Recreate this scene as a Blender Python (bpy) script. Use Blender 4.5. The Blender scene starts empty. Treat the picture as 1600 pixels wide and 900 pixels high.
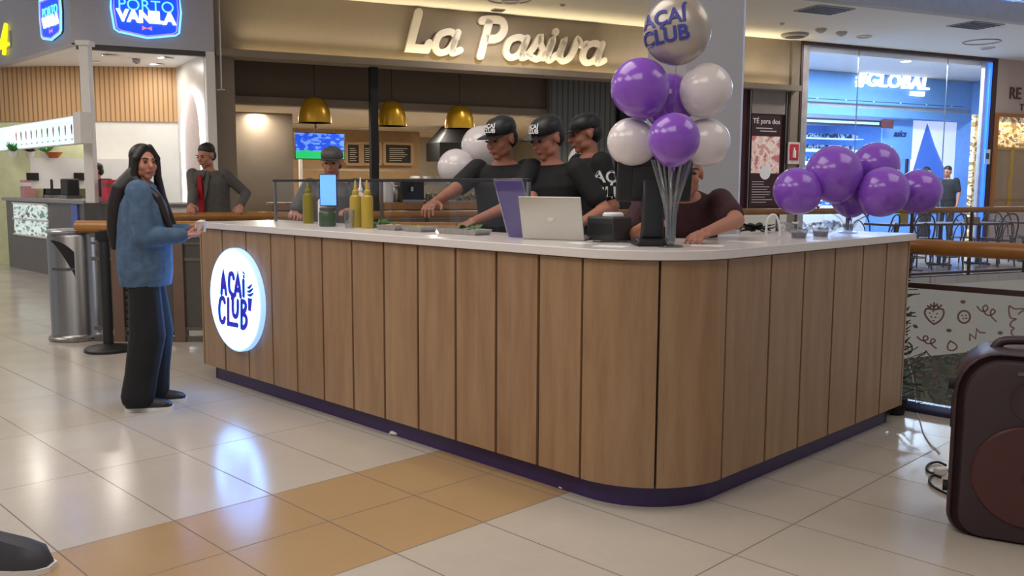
import bpy, bmesh, math, random
from mathutils import Vector, Matrix, Euler
random.seed(7)
PI = math.pi
SC = bpy.context.scene
COL = SC.collection
R = math.radians

# ------------------------------------------------------------ camera
FPX, CH = 1408.0, 1.35
CM = Matrix(((0.999987807, -0.00493821, 0.0), (0.00055422, 0.112229123, -0.993682201), (0.00490701, 0.993670085, 0.112230492)))
cam_data = bpy.data.cameras.new('camera'); cam = bpy.data.objects.new('camera', cam_data); COL.objects.link(cam)
cam_data.sensor_width = 36.0; cam_data.lens = FPX / 1600 * 36; cam_data.clip_end = 200
cam.matrix_world = Matrix.Translation((0, 0, CH)) @ CM.to_4x4()
SC.camera = cam

# ------------------------------------------------------------ world and exposure
SC.view_settings.view_transform = 'Standard'; SC.view_settings.look = 'None'
SC.view_settings.exposure = 0.0; SC.view_settings.gamma = 1.0; SC.view_settings.use_curve_mapping = False
wd = bpy.data.worlds.new('world'); SC.world = wd; wd.use_nodes = True
WBG = wd.node_tree.nodes['Background']
WBG.inputs[0].default_value = (0.92, 0.93, 1.0, 1); WBG.inputs[1].default_value = 0.36

AL = math.atan(.454)                       # heading of the shop fronts behind
WM = Matrix.Translation((0, 15.3, 0)) @ Matrix.Rotation(AL, 4, 'Z')
KA = math.atan2(.7058, .7084)              # heading of the kiosk and the floor tiles
KM = Matrix.Rotation(KA, 4, 'Z')
ID = Matrix.Identity(4)
WI, KI = WM.inverted(), KM.inverted()

def area(name, loc, rot, sx, sy, power, color, frame=ID, spread=None):
    l = bpy.data.lights.new(name, 'AREA'); l.shape = 'RECTANGLE'; l.size = sx; l.size_y = sy; l.energy = power; l.color = color
    if spread: l.spread = R(spread)
    o = bpy.data.objects.new(name, l); COL.objects.link(o)
    o.matrix_world = frame @ Matrix.Translation(loc) @ Euler([R(a) for a in rot]).to_matrix().to_4x4()
    return o
WARM, NEUT, COOL = (1, .84, .66), (1, .95, .9), (.75, .86, 1)
# unseen soft fill panels added over the concourse; round downlights of the shops
def disc(name, s, t, z, size, power, color, frame):
    o = area(name, (s, t, z), (0, 0, 0), size, size, power, color, frame); o.data.shape = 'DISK'; return o
for (x, y, p) in ((-3.4, 1.5, 85), (-.6, 0.6, 60), (-5.2, 5.0, 80), (-1.2, 4.6, 60), (-6.8, 9.0, 70), (3.6, 3.6, 40)):
    area('concourse_fill', (x, y, 4.12), (0, 0, 0), 2.4, 2.4, p, NEUT)
for (s, t) in ((3.2, -1.0), (6.75, -.95), (-0.5, -1.0), (10, -1.0)): disc('corridor_light', s, t, 4.13, .22, 34, NEUT, WM)
area('cove_light', (0.4, -.13, 3.36), (180, 0, 0), 9.6, .08, 24, (1, .86, .58), WM, 100)
area('cove_light', (5.3, -.13, 3.36), (180, 0, 0), 1.1, .08, 2.8, (1, .86, .58), WM, 100)
for (s, t) in ((-3.6, 3), (-2.2, 5), (-1.2, 2.6), (0.4, 5), (1.6, 3), (3.2, 5), (-3.2, 8), (0, 8.4)): disc('kitchen_light', s, t, 2.66, .2, 55, (1, .9, .78), WM)
for (s, t) in ((-5.4, .7), (-6.3, .9), (-5.6, 1.4), (-7.4, 1.6), (-8.8, 1.5), (-10, 1.6)): disc('porto_light', s, t, 3.22, .2, 14, (1, .95, .88), WM)
area('store_light', (8.8, .5, 3.97), (0, 0, 0), 4.8, .6, 420, (.62, .8, 1), WM)
area('store_light', (9.5, 4.5, 3.1), (0, 0, 0), 4.4, 3.0, 480, (.5, .72, 1), WM)
area('jewellery_light', (13.6, .28, 2.88), (0, 0, 0), 3.4, .3, 26, (1, .8, .5), WM)
area('lower_light', (6, -2.6, -1.5), (0, 0, 0), 8, 2, 60, NEUT, WM)

# ------------------------------------------------------------ colours and materials
def hx(h):
    h = h.lstrip('#'); c = [int(h[i:i + 2], 16) / 255 for i in (0, 2, 4)]
    return tuple(x / 12.92 if x <= .04045 else ((x + .055) / 1.055) ** 2.4 for x in c) + (1,)
def mat(name, col, rough=.5, metal=0, noise=.06, scale=8, emit=0, emcol=None, trans=0, bump=0, stretch=(1, 1, 1), spec=.5, coat=0, rnd=0, coord='Object'):
    m = bpy.data.materials.new(name); m.use_nodes = True; nt = m.node_tree; N = nt.nodes; L = nt.links
    b = N['Principled BSDF']; c = hx(col) if isinstance(col, str) else col
    b.inputs['Roughness'].default_value = rough; b.inputs['Metallic'].default_value = metal
    b.inputs['Specular IOR Level'].default_value = spec; b.inputs['Coat Weight'].default_value = coat
    if trans: b.inputs['Transmission Weight'].default_value = trans
    tc = N.new('ShaderNodeTexCoord'); mp = N.new('ShaderNodeMapping'); nz = N.new('ShaderNodeTexNoise')
    mp.inputs['Scale'].default_value = stretch; nz.inputs['Scale'].default_value = scale; nz.inputs['Detail'].default_value = 5
    L.new(tc.outputs[coord], mp.inputs[0]); L.new(mp.outputs[0], nz.inputs[0])
    mr = N.new('ShaderNodeMapRange'); mr.inputs['From Min'].default_value = .3; mr.inputs['From Max'].default_value = .7
    mr.inputs['To Min'].default_value = 1 - noise; mr.inputs['To Max'].default_value = 1 + noise
    L.new(nz.outputs['Fac'], mr.inputs[0])
    hs = N.new('ShaderNodeHueSaturation'); hs.inputs['Color'].default_value = c
    if rnd:
        oi = N.new('ShaderNodeObjectInfo'); ma = N.new('ShaderNodeMath'); ma.operation = 'MULTIPLY_ADD'
        ma.inputs[1].default_value = rnd; L.new(oi.outputs['Random'], ma.inputs[0]); L.new(mr.outputs[0], ma.inputs[2]); L.new(ma.outputs[0], hs.inputs['Value'])
    else: L.new(mr.outputs[0], hs.inputs['Value'])
    L.new(hs.outputs[0], b.inputs['Base Color'])
    if emit:
        b.inputs['Emission Strength'].default_value = emit; b.inputs['Emission Color'].default_value = (hx(emcol) if isinstance(emcol, str) else emcol) if emcol else c
    if bump:
        bp = N.new('ShaderNodeBump'); bp.inputs['Strength'].default_value = bump; bp.inputs['Distance'].default_value = .01
        L.new(nz.outputs['Fac'], bp.inputs['Height']); L.new(bp.outputs[0], b.inputs['Normal'])
    return m
def glass(name, tint=(.95, .97, 1, 1), refl=.12, rough=.02, k=.8):
    m = bpy.data.materials.new(name); m.use_nodes = True; nt = m.node_tree; N = nt.nodes; L = nt.links
    N.remove(N['Principled BSDF']); out = N['Material Output']
    t = N.new('ShaderNodeBsdfTransparent'); t.inputs[0].default_value = tint
    g = N.new('ShaderNodeBsdfGlossy'); g.inputs['Roughness'].default_value = rough
    f = N.new('ShaderNodeLayerWeight'); f.inputs[0].default_value = .5
    pw = N.new('ShaderNodeMath'); pw.operation = 'POWER'; pw.inputs[1].default_value = 4; L.new(f.outputs['Facing'], pw.inputs[0])
    ad = N.new('ShaderNodeMath'); ad.operation = 'MULTIPLY_ADD'; ad.inputs[1].default_value = k; ad.inputs[2].default_value = refl * .3
    L.new(pw.outputs[0], ad.inputs[0]); mx = N.new('ShaderNodeMixShader')
    L.new(ad.outputs[0], mx.inputs[0]); L.new(t.outputs[0], mx.inputs[1]); L.new(g.outputs[0], mx.inputs[2]); L.new(mx.outputs[0], out.inputs[0])
    return m

class NB:                                   # tiny node builder for value maths
    def __init__(s, m):
        s.nt = m.node_tree; s.N = s.nt.nodes; s.L = s.nt.links
    def m(s, op, a, b=None, c=None):
        n = s.N.new('ShaderNodeMath'); n.operation = op
        for i, v in enumerate((a, b, c)):
            if v is None: continue
            if isinstance(v, (int, float)): n.inputs[i].default_value = v
            else: s.L.new(v, n.inputs[i])
        return n.outputs[0]
    def mix(s, f, a, b):
        n = s.N.new('ShaderNodeMix'); n.data_type = 'RGBA'
        for i, v in ((0, f), (6, a), (7, b)):
            if isinstance(v, (int, float)): n.inputs[i].default_value = v
            elif isinstance(v, tuple): n.inputs[i].default_value = v
            else: s.L.new(v, n.inputs[i])
        return n.outputs[2]
    def sep(s, coord='Object'):
        tc = s.N.new('ShaderNodeTexCoord'); sp = s.N.new('ShaderNodeSeparateXYZ'); s.L.new(tc.outputs[coord], sp.inputs[0]); s.tc = tc
        return sp.outputs
    def noise(s, scale, stretch=(1, 1, 1), detail=5, coord='Object'):
        mp = s.N.new('ShaderNodeMapping'); mp.inputs['Scale'].default_value = stretch; nz = s.N.new('ShaderNodeTexNoise')
        nz.inputs['Scale'].default_value = scale; nz.inputs['Detail'].default_value = detail
        tc = s.N.new('ShaderNodeTexCoord'); s.L.new(tc.outputs[coord], mp.inputs[0]); s.L.new(mp.outputs[0], nz.inputs[0]); return nz.outputs['Fac']

def floor_material():
    m = bpy.data.materials.new('polished_floor_tiles'); m.use_nodes = True; q = NB(m); b = q.N['Principled BSDF']
    o = q.sep(); TB, TA = .443, .885
    fb = q.m('FRACT', q.m('DIVIDE', q.m('SUBTRACT', o[0], 1.515 - 20 * TB), TB)); fa = q.m('FRACT', q.m('DIVIDE', q.m('SUBTRACT', o[1], 1.68 - 20 * TA), TA))
    ib = q.m('FLOOR', q.m('DIVIDE', q.m('SUBTRACT', o[0], 1.515 - 20 * TB), TB)); ia = q.m('FLOOR', q.m('DIVIDE', q.m('SUBTRACT', o[1], 1.68 - 20 * TA), TA))
    tan = q.m('MULTIPLY', q.m('GREATER_THAN', o[1], 2.568), q.m('LESS_THAN', o[1], 3.452))
    w = .0028
    def line(f, period): return q.m('LESS_THAN', q.m('MULTIPLY', q.m('MINIMUM', f, q.m('SUBTRACT', 1, f)), period), w)
    half = q.m('MULTIPLY', q.m('LESS_THAN', q.m('ABSOLUTE', q.m('SUBTRACT', o[1], 3.01)), w), tan)
    g = q.m('MAXIMUM', q.m('MAXIMUM', line(fb, TB), line(fa, TA)), half)
    wn = q.N.new('ShaderNodeTexWhiteNoise'); wn.noise_dimensions = '2D'; cx = q.N.new('ShaderNodeCombineXYZ'); q.L.new(ib, cx.inputs[0]); q.L.new(ia, cx.inputs[1]); q.L.new(cx.outputs[0], wn.inputs[0])
    n1 = q.noise(2.2, detail=8); n2 = q.noise(30, detail=3)
    v = q.m('ADD', q.m('MULTIPLY', q.m('SUBTRACT', n1, .5), .22), q.m('MULTIPLY', q.m('SUBTRACT', wn.outputs[0], .5), .06))
    v = q.m('ADD', 1, q.m('ADD', v, q.m('MULTIPLY', q.m('SUBTRACT', n2, .5), .07)))
    base = q.mix(tan, hx('#bab0a4'), hx('#ab8d67'))
    hs = q.N.new('ShaderNodeHueSaturation'); q.L.new(base, hs.inputs['Color']); q.L.new(v, hs.inputs['Value'])
    colr = q.mix(g, hs.outputs[0], hx('#6b5f54')); q.L.new(colr, b.inputs['Base Color'])
    q.L.new(q.m('ADD', .12, q.m('ADD', q.m('MULTIPLY', g, .5), q.m('MULTIPLY', n1, .12))), b.inputs['Roughness'])
    b.inputs['Specular IOR Level'].default_value = .55
    return m
def wood_material(name, c1, c2, sc=3.2, rough=.42, stretch=(5, 5, .55)):
    m = bpy.data.materials.new(name); m.use_nodes = True; q = NB(m); b = q.N['Principled BSDF']
    oi = q.N.new('ShaderNodeObjectInfo')
    tc = q.N.new('ShaderNodeTexCoord'); va = q.N.new('ShaderNodeVectorMath'); va.operation = 'ADD'
    cb = q.N.new('ShaderNodeCombineXYZ'); q.L.new(q.m('MULTIPLY', oi.outputs['Random'], 40), cb.inputs[2]); q.L.new(q.m('MULTIPLY', oi.outputs['Random'], 17), cb.inputs[0])
    q.L.new(tc.outputs['Object'], va.inputs[0]); q.L.new(cb.outputs[0], va.inputs[1])
    mp = q.N.new('ShaderNodeMapping'); mp.inputs['Scale'].default_value = stretch; q.L.new(va.outputs[0], mp.inputs[0])
    nz = q.N.new('ShaderNodeTexNoise'); nz.inputs['Scale'].default_value = sc; nz.inputs['Detail'].default_value = 9; nz.inputs['Distortion'].default_value = .35; q.L.new(mp.outputs[0], nz.inputs[0])
    n2 = q.N.new('ShaderNodeTexNoise'); n2.inputs['Scale'].default_value = sc * 9; n2.inputs['Detail'].default_value = 4; q.L.new(mp.outputs[0], n2.inputs[0])
    f = q.m('MULTIPLY_ADD', q.m('SUBTRACT', nz.outputs['Fac'], .5), 1.7, .5); f = q.m('ADD', f, q.m('MULTIPLY', q.m('SUBTRACT', n2.outputs['Fac'], .5), .5))
    f = q.m('ADD', f, q.m('MULTIPLY', q.m('SUBTRACT', oi.outputs['Random'], .5), .25))
    q.L.new(q.mix(q.m('MINIMUM', q.m('MAXIMUM', f, 0), 1), hx(c1), hx(c2)), b.inputs['Base Color'])
    b.inputs['Roughness'].default_value = rough
    return m

M = dict(
    tile=floor_material(), oak=wood_material('oak_panel', '#8c6b4d', '#a98967'), ceil=mat('white_ceiling', '#e3dccd', .8, noise=.02),
    rail=wood_material('handrail_wood', '#8e5a26', '#b0783a', stretch=(1, 1, 1), rough=.3), darkwood=mat('dark_brown_wood', '#40261f', .5),
    purple=mat('purple_plinth', '#3a2758', .35), purple_card=mat('purple_card', '#5b3fae', .4), backing=mat('dark_backing', '#33241b', .8),
    quartz=mat('white_countertop', '#ddd6d2', .22, noise=.02, scale=40), steel=mat('brushed_steel', '#9c9a98', .3, 1, noise=.12, scale=4, stretch=(12, 12, .3)),
    chrome=mat('chrome', '#c8c8c8', .15, 1), black=mat('black_plastic', '#1b1b1d', .45), blackm=mat('matte_black', '#101012', .7), dgrey=mat('dark_grey', '#4a4845', .5),
    pasfascia=mat('taupe_plaster', '#877a6a', .8, noise=.03), pasdark=mat('dark_taupe', '#6a5c4b', .8, noise=.04), letter=mat('cream_letter', '#d8cdbd', .5, noise=.02),
    porto=mat('grey_fascia', '#b6b4bc', .6, noise=.02), white=mat('white_paint', '#e2ded8', .6, noise=.02), whiteg=mat('white_gloss', '#efefee', .25, noise=.01),
    slat=None, gold=mat('gold_metal', '#c99a1c', .3, .35, noise=.04), maroon=mat('maroon_panel', '#3e0f17', .3, noise=.05), balp=mat('purple_balloon', '#8a4fc4', .22, noise=.02, coat=.5),
    balw=mat('white_balloon', '#e2d8d8', .22, noise=.02, coat=.5), foil=mat('beige_foil', '#b5aaa0', .3, .35, noise=.05, coat=.3), clear=glass('clear_plastic', (.86, .88, .9, 1), .5),
    glass=glass('window_glass', (.97, .98, 1, 1), .1, .02, .45), print=mat('plum_print', '#866664', .6), logo=mat('violet_ink', '#2a1f9e', .5, emit=.6, emcol='#2d22b8'),
    skin=mat('skin', '#b57a62', .5, noise=.05, scale=12), skin2=mat('skin_tan', '#a86f55', .5, noise=.05, scale=12), hair=mat('dark_hair', '#1a110f', .5, noise=.3, scale=30, stretch=(6, 6, .6)),
    denim=mat('blue_denim', '#48607c', .85, noise=.22, scale=22, bump=.4), jeans=mat('black_denim', '#0e0e12', .85, noise=.2, scale=20, bump=.3),
    tee=mat('black_cotton', '#141416', .8, noise=.15, scale=14, bump=.3), suit=mat('grey_suit', '#57534f', .85, noise=.12, scale=25), red=mat('red_satin', '#a5101f', .4),
    eyew=mat('eye', '#1c120e', .2), lip=mat('lip', '#94504a', .5), rubber=mat('white_rubber', '#dedbd6', .5), warmem=mat('cove_strip', '#fff0b0', .5, emit=3.5, emcol='#ffe8a8'),
    lamp=mat('downlight', '#ffffff', .5, emit=14, emcol='#fff1da'), blueem=mat('blue_neon', '#2f5cff', .5, emit=1.6, emcol='#0a35ff'),
    whiteem=mat('white_neon', '#ffffff', .5, emit=5, emcol='#eaf2ff'), cyanem=mat('cyan_screen', '#7fd6ff', .3, emit=.9, emcol='#5cc0f5'), bottle=mat('mustard_plastic', '#b59a3a', .35), olive=mat('olive_plastic', '#86792a', .35),
    green=mat('green_leaf', '#5a9a52', .5, noise=.2), dgreen=mat('dark_leaf', '#2c3020', .55, noise=.35, scale=14), paper=mat('paper', '#e8e6e2', .7), lidm=mat('silver_lid', '#c4c2ba', .32, .6, noise=.02),
    speaker=mat('black_speaker_plastic', '#3b272b', .4, noise=.08), grille=mat('speaker_grille', '#37252a', .6, noise=.12, scale=300), wire=mat('white_wire', '#d8d2cc', .5), blackwire=mat('black_wire', '#151515', .5),
    bluepaint=mat('blue_store_wall', '#6a9fd6', .6, noise=.03), storefloor=mat('store_floor', '#b4b8c4', .3), fascia=mat('cream_fascia', '#ddd6c6', .8, noise=.015), wtile=mat('white_wall_tile', '#dcd9d2', .3, noise=.02),
    tan=mat('tan_wall', '#a98a62', .7, noise=.05), marble=mat('grey_marble', '#a8a5a6', .25, noise=.15, scale=5))

def slat_material(name, c1, c2, freq):
    m = bpy.data.materials.new(name); m.use_nodes = True; q = NB(m); b = q.N['Principled BSDF']; o = q.sep()
    f = q.m('FRACT', q.m('MULTIPLY', o[0], freq)); g = q.m('LESS_THAN', f, .3)
    q.L.new(q.mix(g, hx(c1), hx(c2)), b.inputs['Base Color']); b.inputs['Roughness'].default_value = .6
    return m
M['slat'] = slat_material('oak_slats', '#bb9468', '#8a6744', 14)
def tv_material():
    m = bpy.data.materials.new('football_picture'); m.use_nodes = True; q = NB(m); b = q.N['Principled BSDF']; o = q.sep()
    grass = q.m('LESS_THAN', q.m('ADD', o[2], q.m('MULTIPLY', q.noise(5), .12)), .22)
    n = q.m('GREATER_THAN', q.noise(6, (1, 1, 3)), .52)
    c = q.mix(grass, q.mix(n, hx('#1746c8'), hx('#5c86f0')), hx('#1fae62'))
    q.L.new(c, b.inputs['Base Color']); q.L.new(c, b.inputs['Emission Color']); b.inputs['Emission Strength'].default_value = 1.0
    return m
def pattern_material(name, cols, scale, emit=0, stretch=(1, 1, 1), rough=.5):
    m = bpy.data.materials.new(name); m.use_nodes = True; q = NB(m); b = q.N['Principled BSDF']
    n = q.noise(scale, stretch, 3); cr = q.N.new('ShaderNodeValToRGB'); cr.color_ramp.interpolation = 'CONSTANT'
    e = cr.color_ramp.elements
    while len(e) < len(cols): e.new(.5)
    for i, (p, c) in enumerate(cols): e[i].position = p; e[i].color = hx(c)
    q.L.new(n, cr.inputs[0]); q.L.new(cr.outputs[0], b.inputs['Base Color']); b.inputs['Roughness'].default_value = rough
    if emit: q.L.new(cr.outputs[0], b.inputs['Emission Color']); b.inputs['Emission Strength'].default_value = emit
    return m

# ------------------------------------------------------------ pixel rays -> places in the world
def ray(x, y): return CM @ Vector((x - 800, -(y - 450), -FPX))
def atz(x, y, z=0):
    r = ray(x, y); t = (z - CH) / r.z; return Vector((r.x * t, r.y * t, z))
def atd(x, y, d):
    r = ray(x, y); return Vector((0, 0, CH)) + r * (d / r.y)
def onW(x, y, t=0):
    r = WI.to_3x3() @ ray(x, y); o = WI @ Vector((0, 0, CH)); k = (t - o.y) / r.y; return o + r * k
def onK(x, y, b):
    r = KI.to_3x3() @ ray(x, y); o = KI @ Vector((0, 0, CH)); k = (b - o.x) / r.x; return o + r * k

# ------------------------------------------------------------ mesh builder
class MB:
    def __init__(s, frame=ID): s.v = []; s.f = []; s.fr = frame
    def add(s, vs, fs):
        n = len(s.v); s.v += [Vector(v) for v in vs]; s.f += [tuple(i + n for i in f) for f in fs]; return s
    def box(s, a, b):
        x0, y0, z0 = a; x1, y1, z1 = b
        return s.add([(x0, y0, z0), (x1, y0, z0), (x1, y1, z0), (x0, y1, z0), (x0, y0, z1), (x1, y0, z1), (x1, y1, z1), (x0, y1, z1)],
                     [(0, 3, 2, 1), (4, 5, 6, 7), (0, 1, 5, 4), (1, 2, 6, 5), (2, 3, 7, 6), (3, 0, 4, 7)])
    def loft(s, rings, caps=True, closed=False):
        n = len(rings[0]); vs = [p for r in rings for p in r]; fs = []
        m = len(rings)
        for i in range(m if closed else m - 1):
            for j in range(n):
                k = (j + 1) % n; i2 = (i + 1) % m; fs.append((i * n + j, i * n + k, i2 * n + k, i2 * n + j))
        if caps and not closed: fs.append(tuple(range(n - 1, -1, -1))); fs.append(tuple((m - 1) * n + j for j in range(n)))
        return s.add(vs, fs)
    def tube(s, pts, r, n=10, closed=False):
        pts = [Vector(p) for p in pts]; rr = r if isinstance(r, (list, tuple)) else [r] * len(pts); rings = []
        up = None
        for i, p in enumerate(pts):
            if closed: t = pts[(i + 1) % len(pts)] - pts[i - 1]
            else: t = pts[min(i + 1, len(pts) - 1)] - pts[max(i - 1, 0)]
            if t.length < 1e-9: t = Vector((0, 0, 1))
            t.normalize()
            if up is None: up = t.orthogonal().normalized()
            else:
                up = up - t * up.dot(t); up = up.normalized() if up.length > 1e-6 else t.orthogonal().normalized()
            w = t.cross(up); rings.append([p + (up * math.cos(2 * PI * k / n) + w * math.sin(2 * PI * k / n)) * rr[i] for k in range(n)])
        return s.loft(rings, True, closed)
    def cyl(s, a, b, r, r2=None, n=24): return s.tube([a, b], [r, r if r2 is None else r2], n)
    def lathe(s, c, prof, n=32, rot=ID):
        c = Vector(c); rings = [[c + (rot.to_3x3() @ Vector((max(r, 1e-4) * math.cos(2 * PI * k / n), max(r, 1e-4) * math.sin(2 * PI * k / n), z))) for k in range(n)] for r, z in prof]
        return s.loft(rings)
    def ball(s, c, r, rot=ID, n=20):
        r = r if isinstance(r, (list, tuple)) else (r, r, r); c = Vector(c); rings = []
        for i in range(1, n // 2 + 2):
            a = -PI / 2 + PI * (i - 1) / (n // 2); a = max(min(a, PI / 2 - .02), -PI / 2 + .02)
            rings.append([c + rot.to_3x3() @ Vector((r[0] * math.cos(a) * math.cos(2 * PI * k / n), r[1] * math.cos(a) * math.sin(2 * PI * k / n), r[2] * math.sin(a))) for k in range(n)])
        return s.loft(rings)
    def cap(s, a, b, r0, r1=None, n=14):          # tapered limb with rounded ends
        r1 = r0 if r1 is None else r1; a, b = Vector(a), Vector(b); d = (b - a)
        if d.length < 1e-6: return s.ball(a, r0)
        d.normalize(); P = []; RR = []
        for k in (85, 60, 35, 10): P.append(a - d * r0 * math.sin(R(k))); RR.append(r0 * math.cos(R(k)))
        P.append(a); RR.append(r0); P.append(b); RR.append(r1)
        for k in (10, 35, 60, 85): P.append(b + d * r1 * math.sin(R(k))); RR.append(r1 * math.cos(R(k)))
        return s.tube(P, RR, n)
    def prism(s, poly, off):
        off = Vector(off); p = [Vector(q) for q in poly]; n = len(p)
        return s.add(p + [q + off for q in p], [tuple(range(n - 1, -1, -1)), tuple(range(n, 2 * n))] + [(i, (i + 1) % n, (i + 1) % n + n, i + n) for i in range(n)])
    def stroke(s, pts, w, normal, th, closed=False):   # a flat pen stroke of width w standing th proud of its surface
        p = [Vector(q) for q in pts]; nrm = Vector(normal).normalized(); m = len(p); L_, R_ = [], []
        for i in range(m):
            a = p[i] - p[i - 1] if (i or closed) else p[1] - p[0]; b = p[(i + 1) % m] - p[i] if (i < m - 1 or closed) else p[-1] - p[-2]
            a.normalize(); b.normalize(); t = a + b
            t = a if t.length < .2 else t.normalized(); side = nrm.cross(t); k = 1 / max(.6, nrm.cross(a).normalized().dot(side))
            ww = w[i] if isinstance(w, (list, tuple)) else w
            L_.append(p[i] + side * ww / 2 * k); R_.append(p[i] - side * ww / 2 * k)
        o = nrm * th; s.loft([[L_[i], R_[i], R_[i] + o, L_[i] + o] for i in range(m)], True, closed)
        if not closed:
            for i in (0, -1):
                ww = w[i] if isinstance(w, (list, tuple)) else w
                e1 = nrm.orthogonal().normalized(); e2 = nrm.cross(e1)
                s.prism([p[i] + (e1 * math.cos(k * PI / 6) + e2 * math.sin(k * PI / 6)) * ww / 2 for k in range(12)], nrm * th * .98)
        return s
    def text(s, txt, size, mtx, ext=.01, offset=0, shear=0, align='CENTER', spacing=1, sx=1):
        c = bpy.data.curves.new('t', 'FONT'); c.body = txt; c.size = size; c.extrude = ext; c.offset = offset; c.shear = shear
        c.align_x = align; c.align_y = 'CENTER'; c.space_character = spacing; c.resolution_u = 4; c.bevel_depth = 0
        o = bpy.data.objects.new('t', c); COL.objects.link(o); dg = bpy.context.evaluated_depsgraph_get()
        me = bpy.data.meshes.new_from_object(o.evaluated_get(dg)); mt = mtx @ Matrix.Diagonal((sx, 1, 1, 1))
        s.add([mt @ v.co for v in me.vertices], [tuple(f.vertices) for f in me.polygons])
        bpy.data.objects.remove(o); bpy.data.meshes.remove(me); bpy.data.curves.remove(c); return s
    def build(s, name, m, parent=None, smooth=True, bevel=0, seg=2, voxel=0, sm=0, at=None, angle=40, weld=False):
        if parent is not None: T = WMAT[parent.name].inverted() @ s.fr
        elif at is not None: T = at.inverted() @ s.fr
        else: T = ID
        me = bpy.data.meshes.new(name); me.from_pydata([T @ v for v in s.v], [], s.f); me.update()
        bm = bmesh.new(); bm.from_mesh(me)
        if weld: bmesh.ops.remove_doubles(bm, verts=bm.verts, dist=1e-4)
        bmesh.ops.recalc_face_normals(bm, faces=bm.faces); bm.to_mesh(me); bm.free()
        o = bpy.data.objects.new(name, me); COL.objects.link(o)
        if isinstance(m, str): m = M[m]
        me.materials.append(m)
        if parent is not None: o.parent = parent; WMAT[o.name] = WMAT[parent.name]
        elif at is not None: o.matrix_world = at; WMAT[o.name] = at
        else: o.matrix_world = s.fr; WMAT[o.name] = s.fr
        if voxel:
            md = o.modifiers.new('r', 'REMESH'); md.mode = 'VOXEL'; md.voxel_size = voxel
            if sm: md = o.modifiers.new('s', 'SMOOTH'); md.iterations = sm; md.factor = .6
            o.location = o.location; dg = bpy.context.evaluated_depsgraph_get(); me2 = bpy.data.meshes.new_from_object(o.evaluated_get(dg))
            o.modifiers.clear(); o.data = me2; me = me2
            if not me.materials: me.materials.append(m)
        if bevel:
            md = o.modifiers.new('b', 'BEVEL'); md.width = bevel; md.segments = seg; md.limit_method = 'ANGLE'; md.angle_limit = R(40)
        if smooth:
            for pl in me.polygons: pl.use_smooth = True
            if not voxel:
                try: me.set_sharp_from_angle(angle=R(angle))
                except Exception: pass
        return o
WMAT = {}
def tag(o, label=None, cat=None, group=None, kind=None):
    if label: o['label'] = label
    if cat: o['category'] = cat
    if group: o['group'] = group
    if kind: o['kind'] = kind
    return o
def thing(name, label, cat, loc=(0, 0, 0), rz=0, group=None, frame=None):
    o = bpy.data.objects.new(name, None); o.empty_display_size = .1; COL.objects.link(o)
    mt = frame @ Matrix.Translation(loc) if frame is not None else Matrix.Translation(loc) @ Matrix.Rotation(rz, 4, 'Z')
    o.matrix_world = mt; WMAT[o.name] = mt
    return tag(o, label, cat, group)
def struct(name, mb, m, **k): return tag(mb.build(name, m, **k), kind='structure')
def loc(t): return MB(WMAT[t.name])          # a builder that works in the thing's own coordinates
def copy_tree(o, mtx=None, label=None, parent=None):
    kids = [c for c in bpy.data.objects if c.parent == o]
    c = o.copy(); COL.objects.link(c); c.parent = parent
    if mtx is not None: c.matrix_world = mtx; WMAT[c.name] = mtx
    else: WMAT[c.name] = WMAT[parent.name] if parent else WMAT[o.name]
    if label: c['label'] = label
    for k in kids: copy_tree(k, None, None, c)
    return c
def PT(x, y, z, rz=0): return Matrix.Translation((x, y, z)) @ Matrix.Rotation(rz, 4, 'Z')
def bez(p0, p1, p2, p3, n=10): 
    return [tuple((1 - t) ** 3 * a + 3 * (1 - t) ** 2 * t * b + 3 * (1 - t) * t * t * c + t ** 3 * d for a, b, c, d in zip(p0, p1, p2, p3)) for t in [i / n for i in range(n + 1)]]
def smoothpts(pts, n=6):                   # Catmull-Rom through the points
    out = []; P = [pts[0]] + list(pts) + [pts[-1]]
    for i in range(1, len(P) - 2):
        for k in range(n):
            t = k / n; out.append(tuple(.5 * (2 * b + (c - a) * t + (2 * a - 5 * b + 4 * c - d) * t * t + (3 * b - a - 3 * c + d) * t ** 3) for a, b, c, d in zip(P[i - 1], P[i], P[i + 1], P[i + 2])))
    out.append(tuple(pts[-1])); return out

# ============================================================ SETTING
kp = lambda b, a, z=0: KM @ Vector((b, a, z))
A0 = KI @ Vector((0.04, 7.75, 0))
near_poly = [(-16, -6), tuple(kp(5.5, -14))[:2], (0.04, 7.75), (-3.65, 7.75), (-16, 7.75)]
far_poly = [(-16, 7.75), (-3.65, 7.75), (-3.65, 9.19), (20, 19.93), (12, 38), (-16, 32)]
mb = MB(KM)
for poly in (near_poly, far_poly): mb.prism([KI @ Vector((x, y, 0)) for x, y in poly], (0, 0, -.12))
struct('floor', mb, 'tile', smooth=False)
mb = MB()
cp1 = [(-16, -6), tuple(kp(5.5, -14))[:2], (0.04, 7.75), (-3.65, 7.75), (-16, 7.75)]
w0 = WM @ Vector((-3.3, -3.15, 0)); w1 = WM @ Vector((18, -3.15, 0)); w2 = WM @ Vector((18, 1, 0)); w3 = WM @ Vector((-14, 1, 0))
for poly in (cp1, [(-16, 7.75), (-3.65, 7.75), (w0.x, w0.y), (w1.x, w1.y), (w2.x, w2.y), (w3.x, w3.y)]):
    mb.prism([(x, y, 4.16) for x, y in poly], (0, 0, .3))
struct('ceiling', mb, 'ceil', smooth=False)
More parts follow.
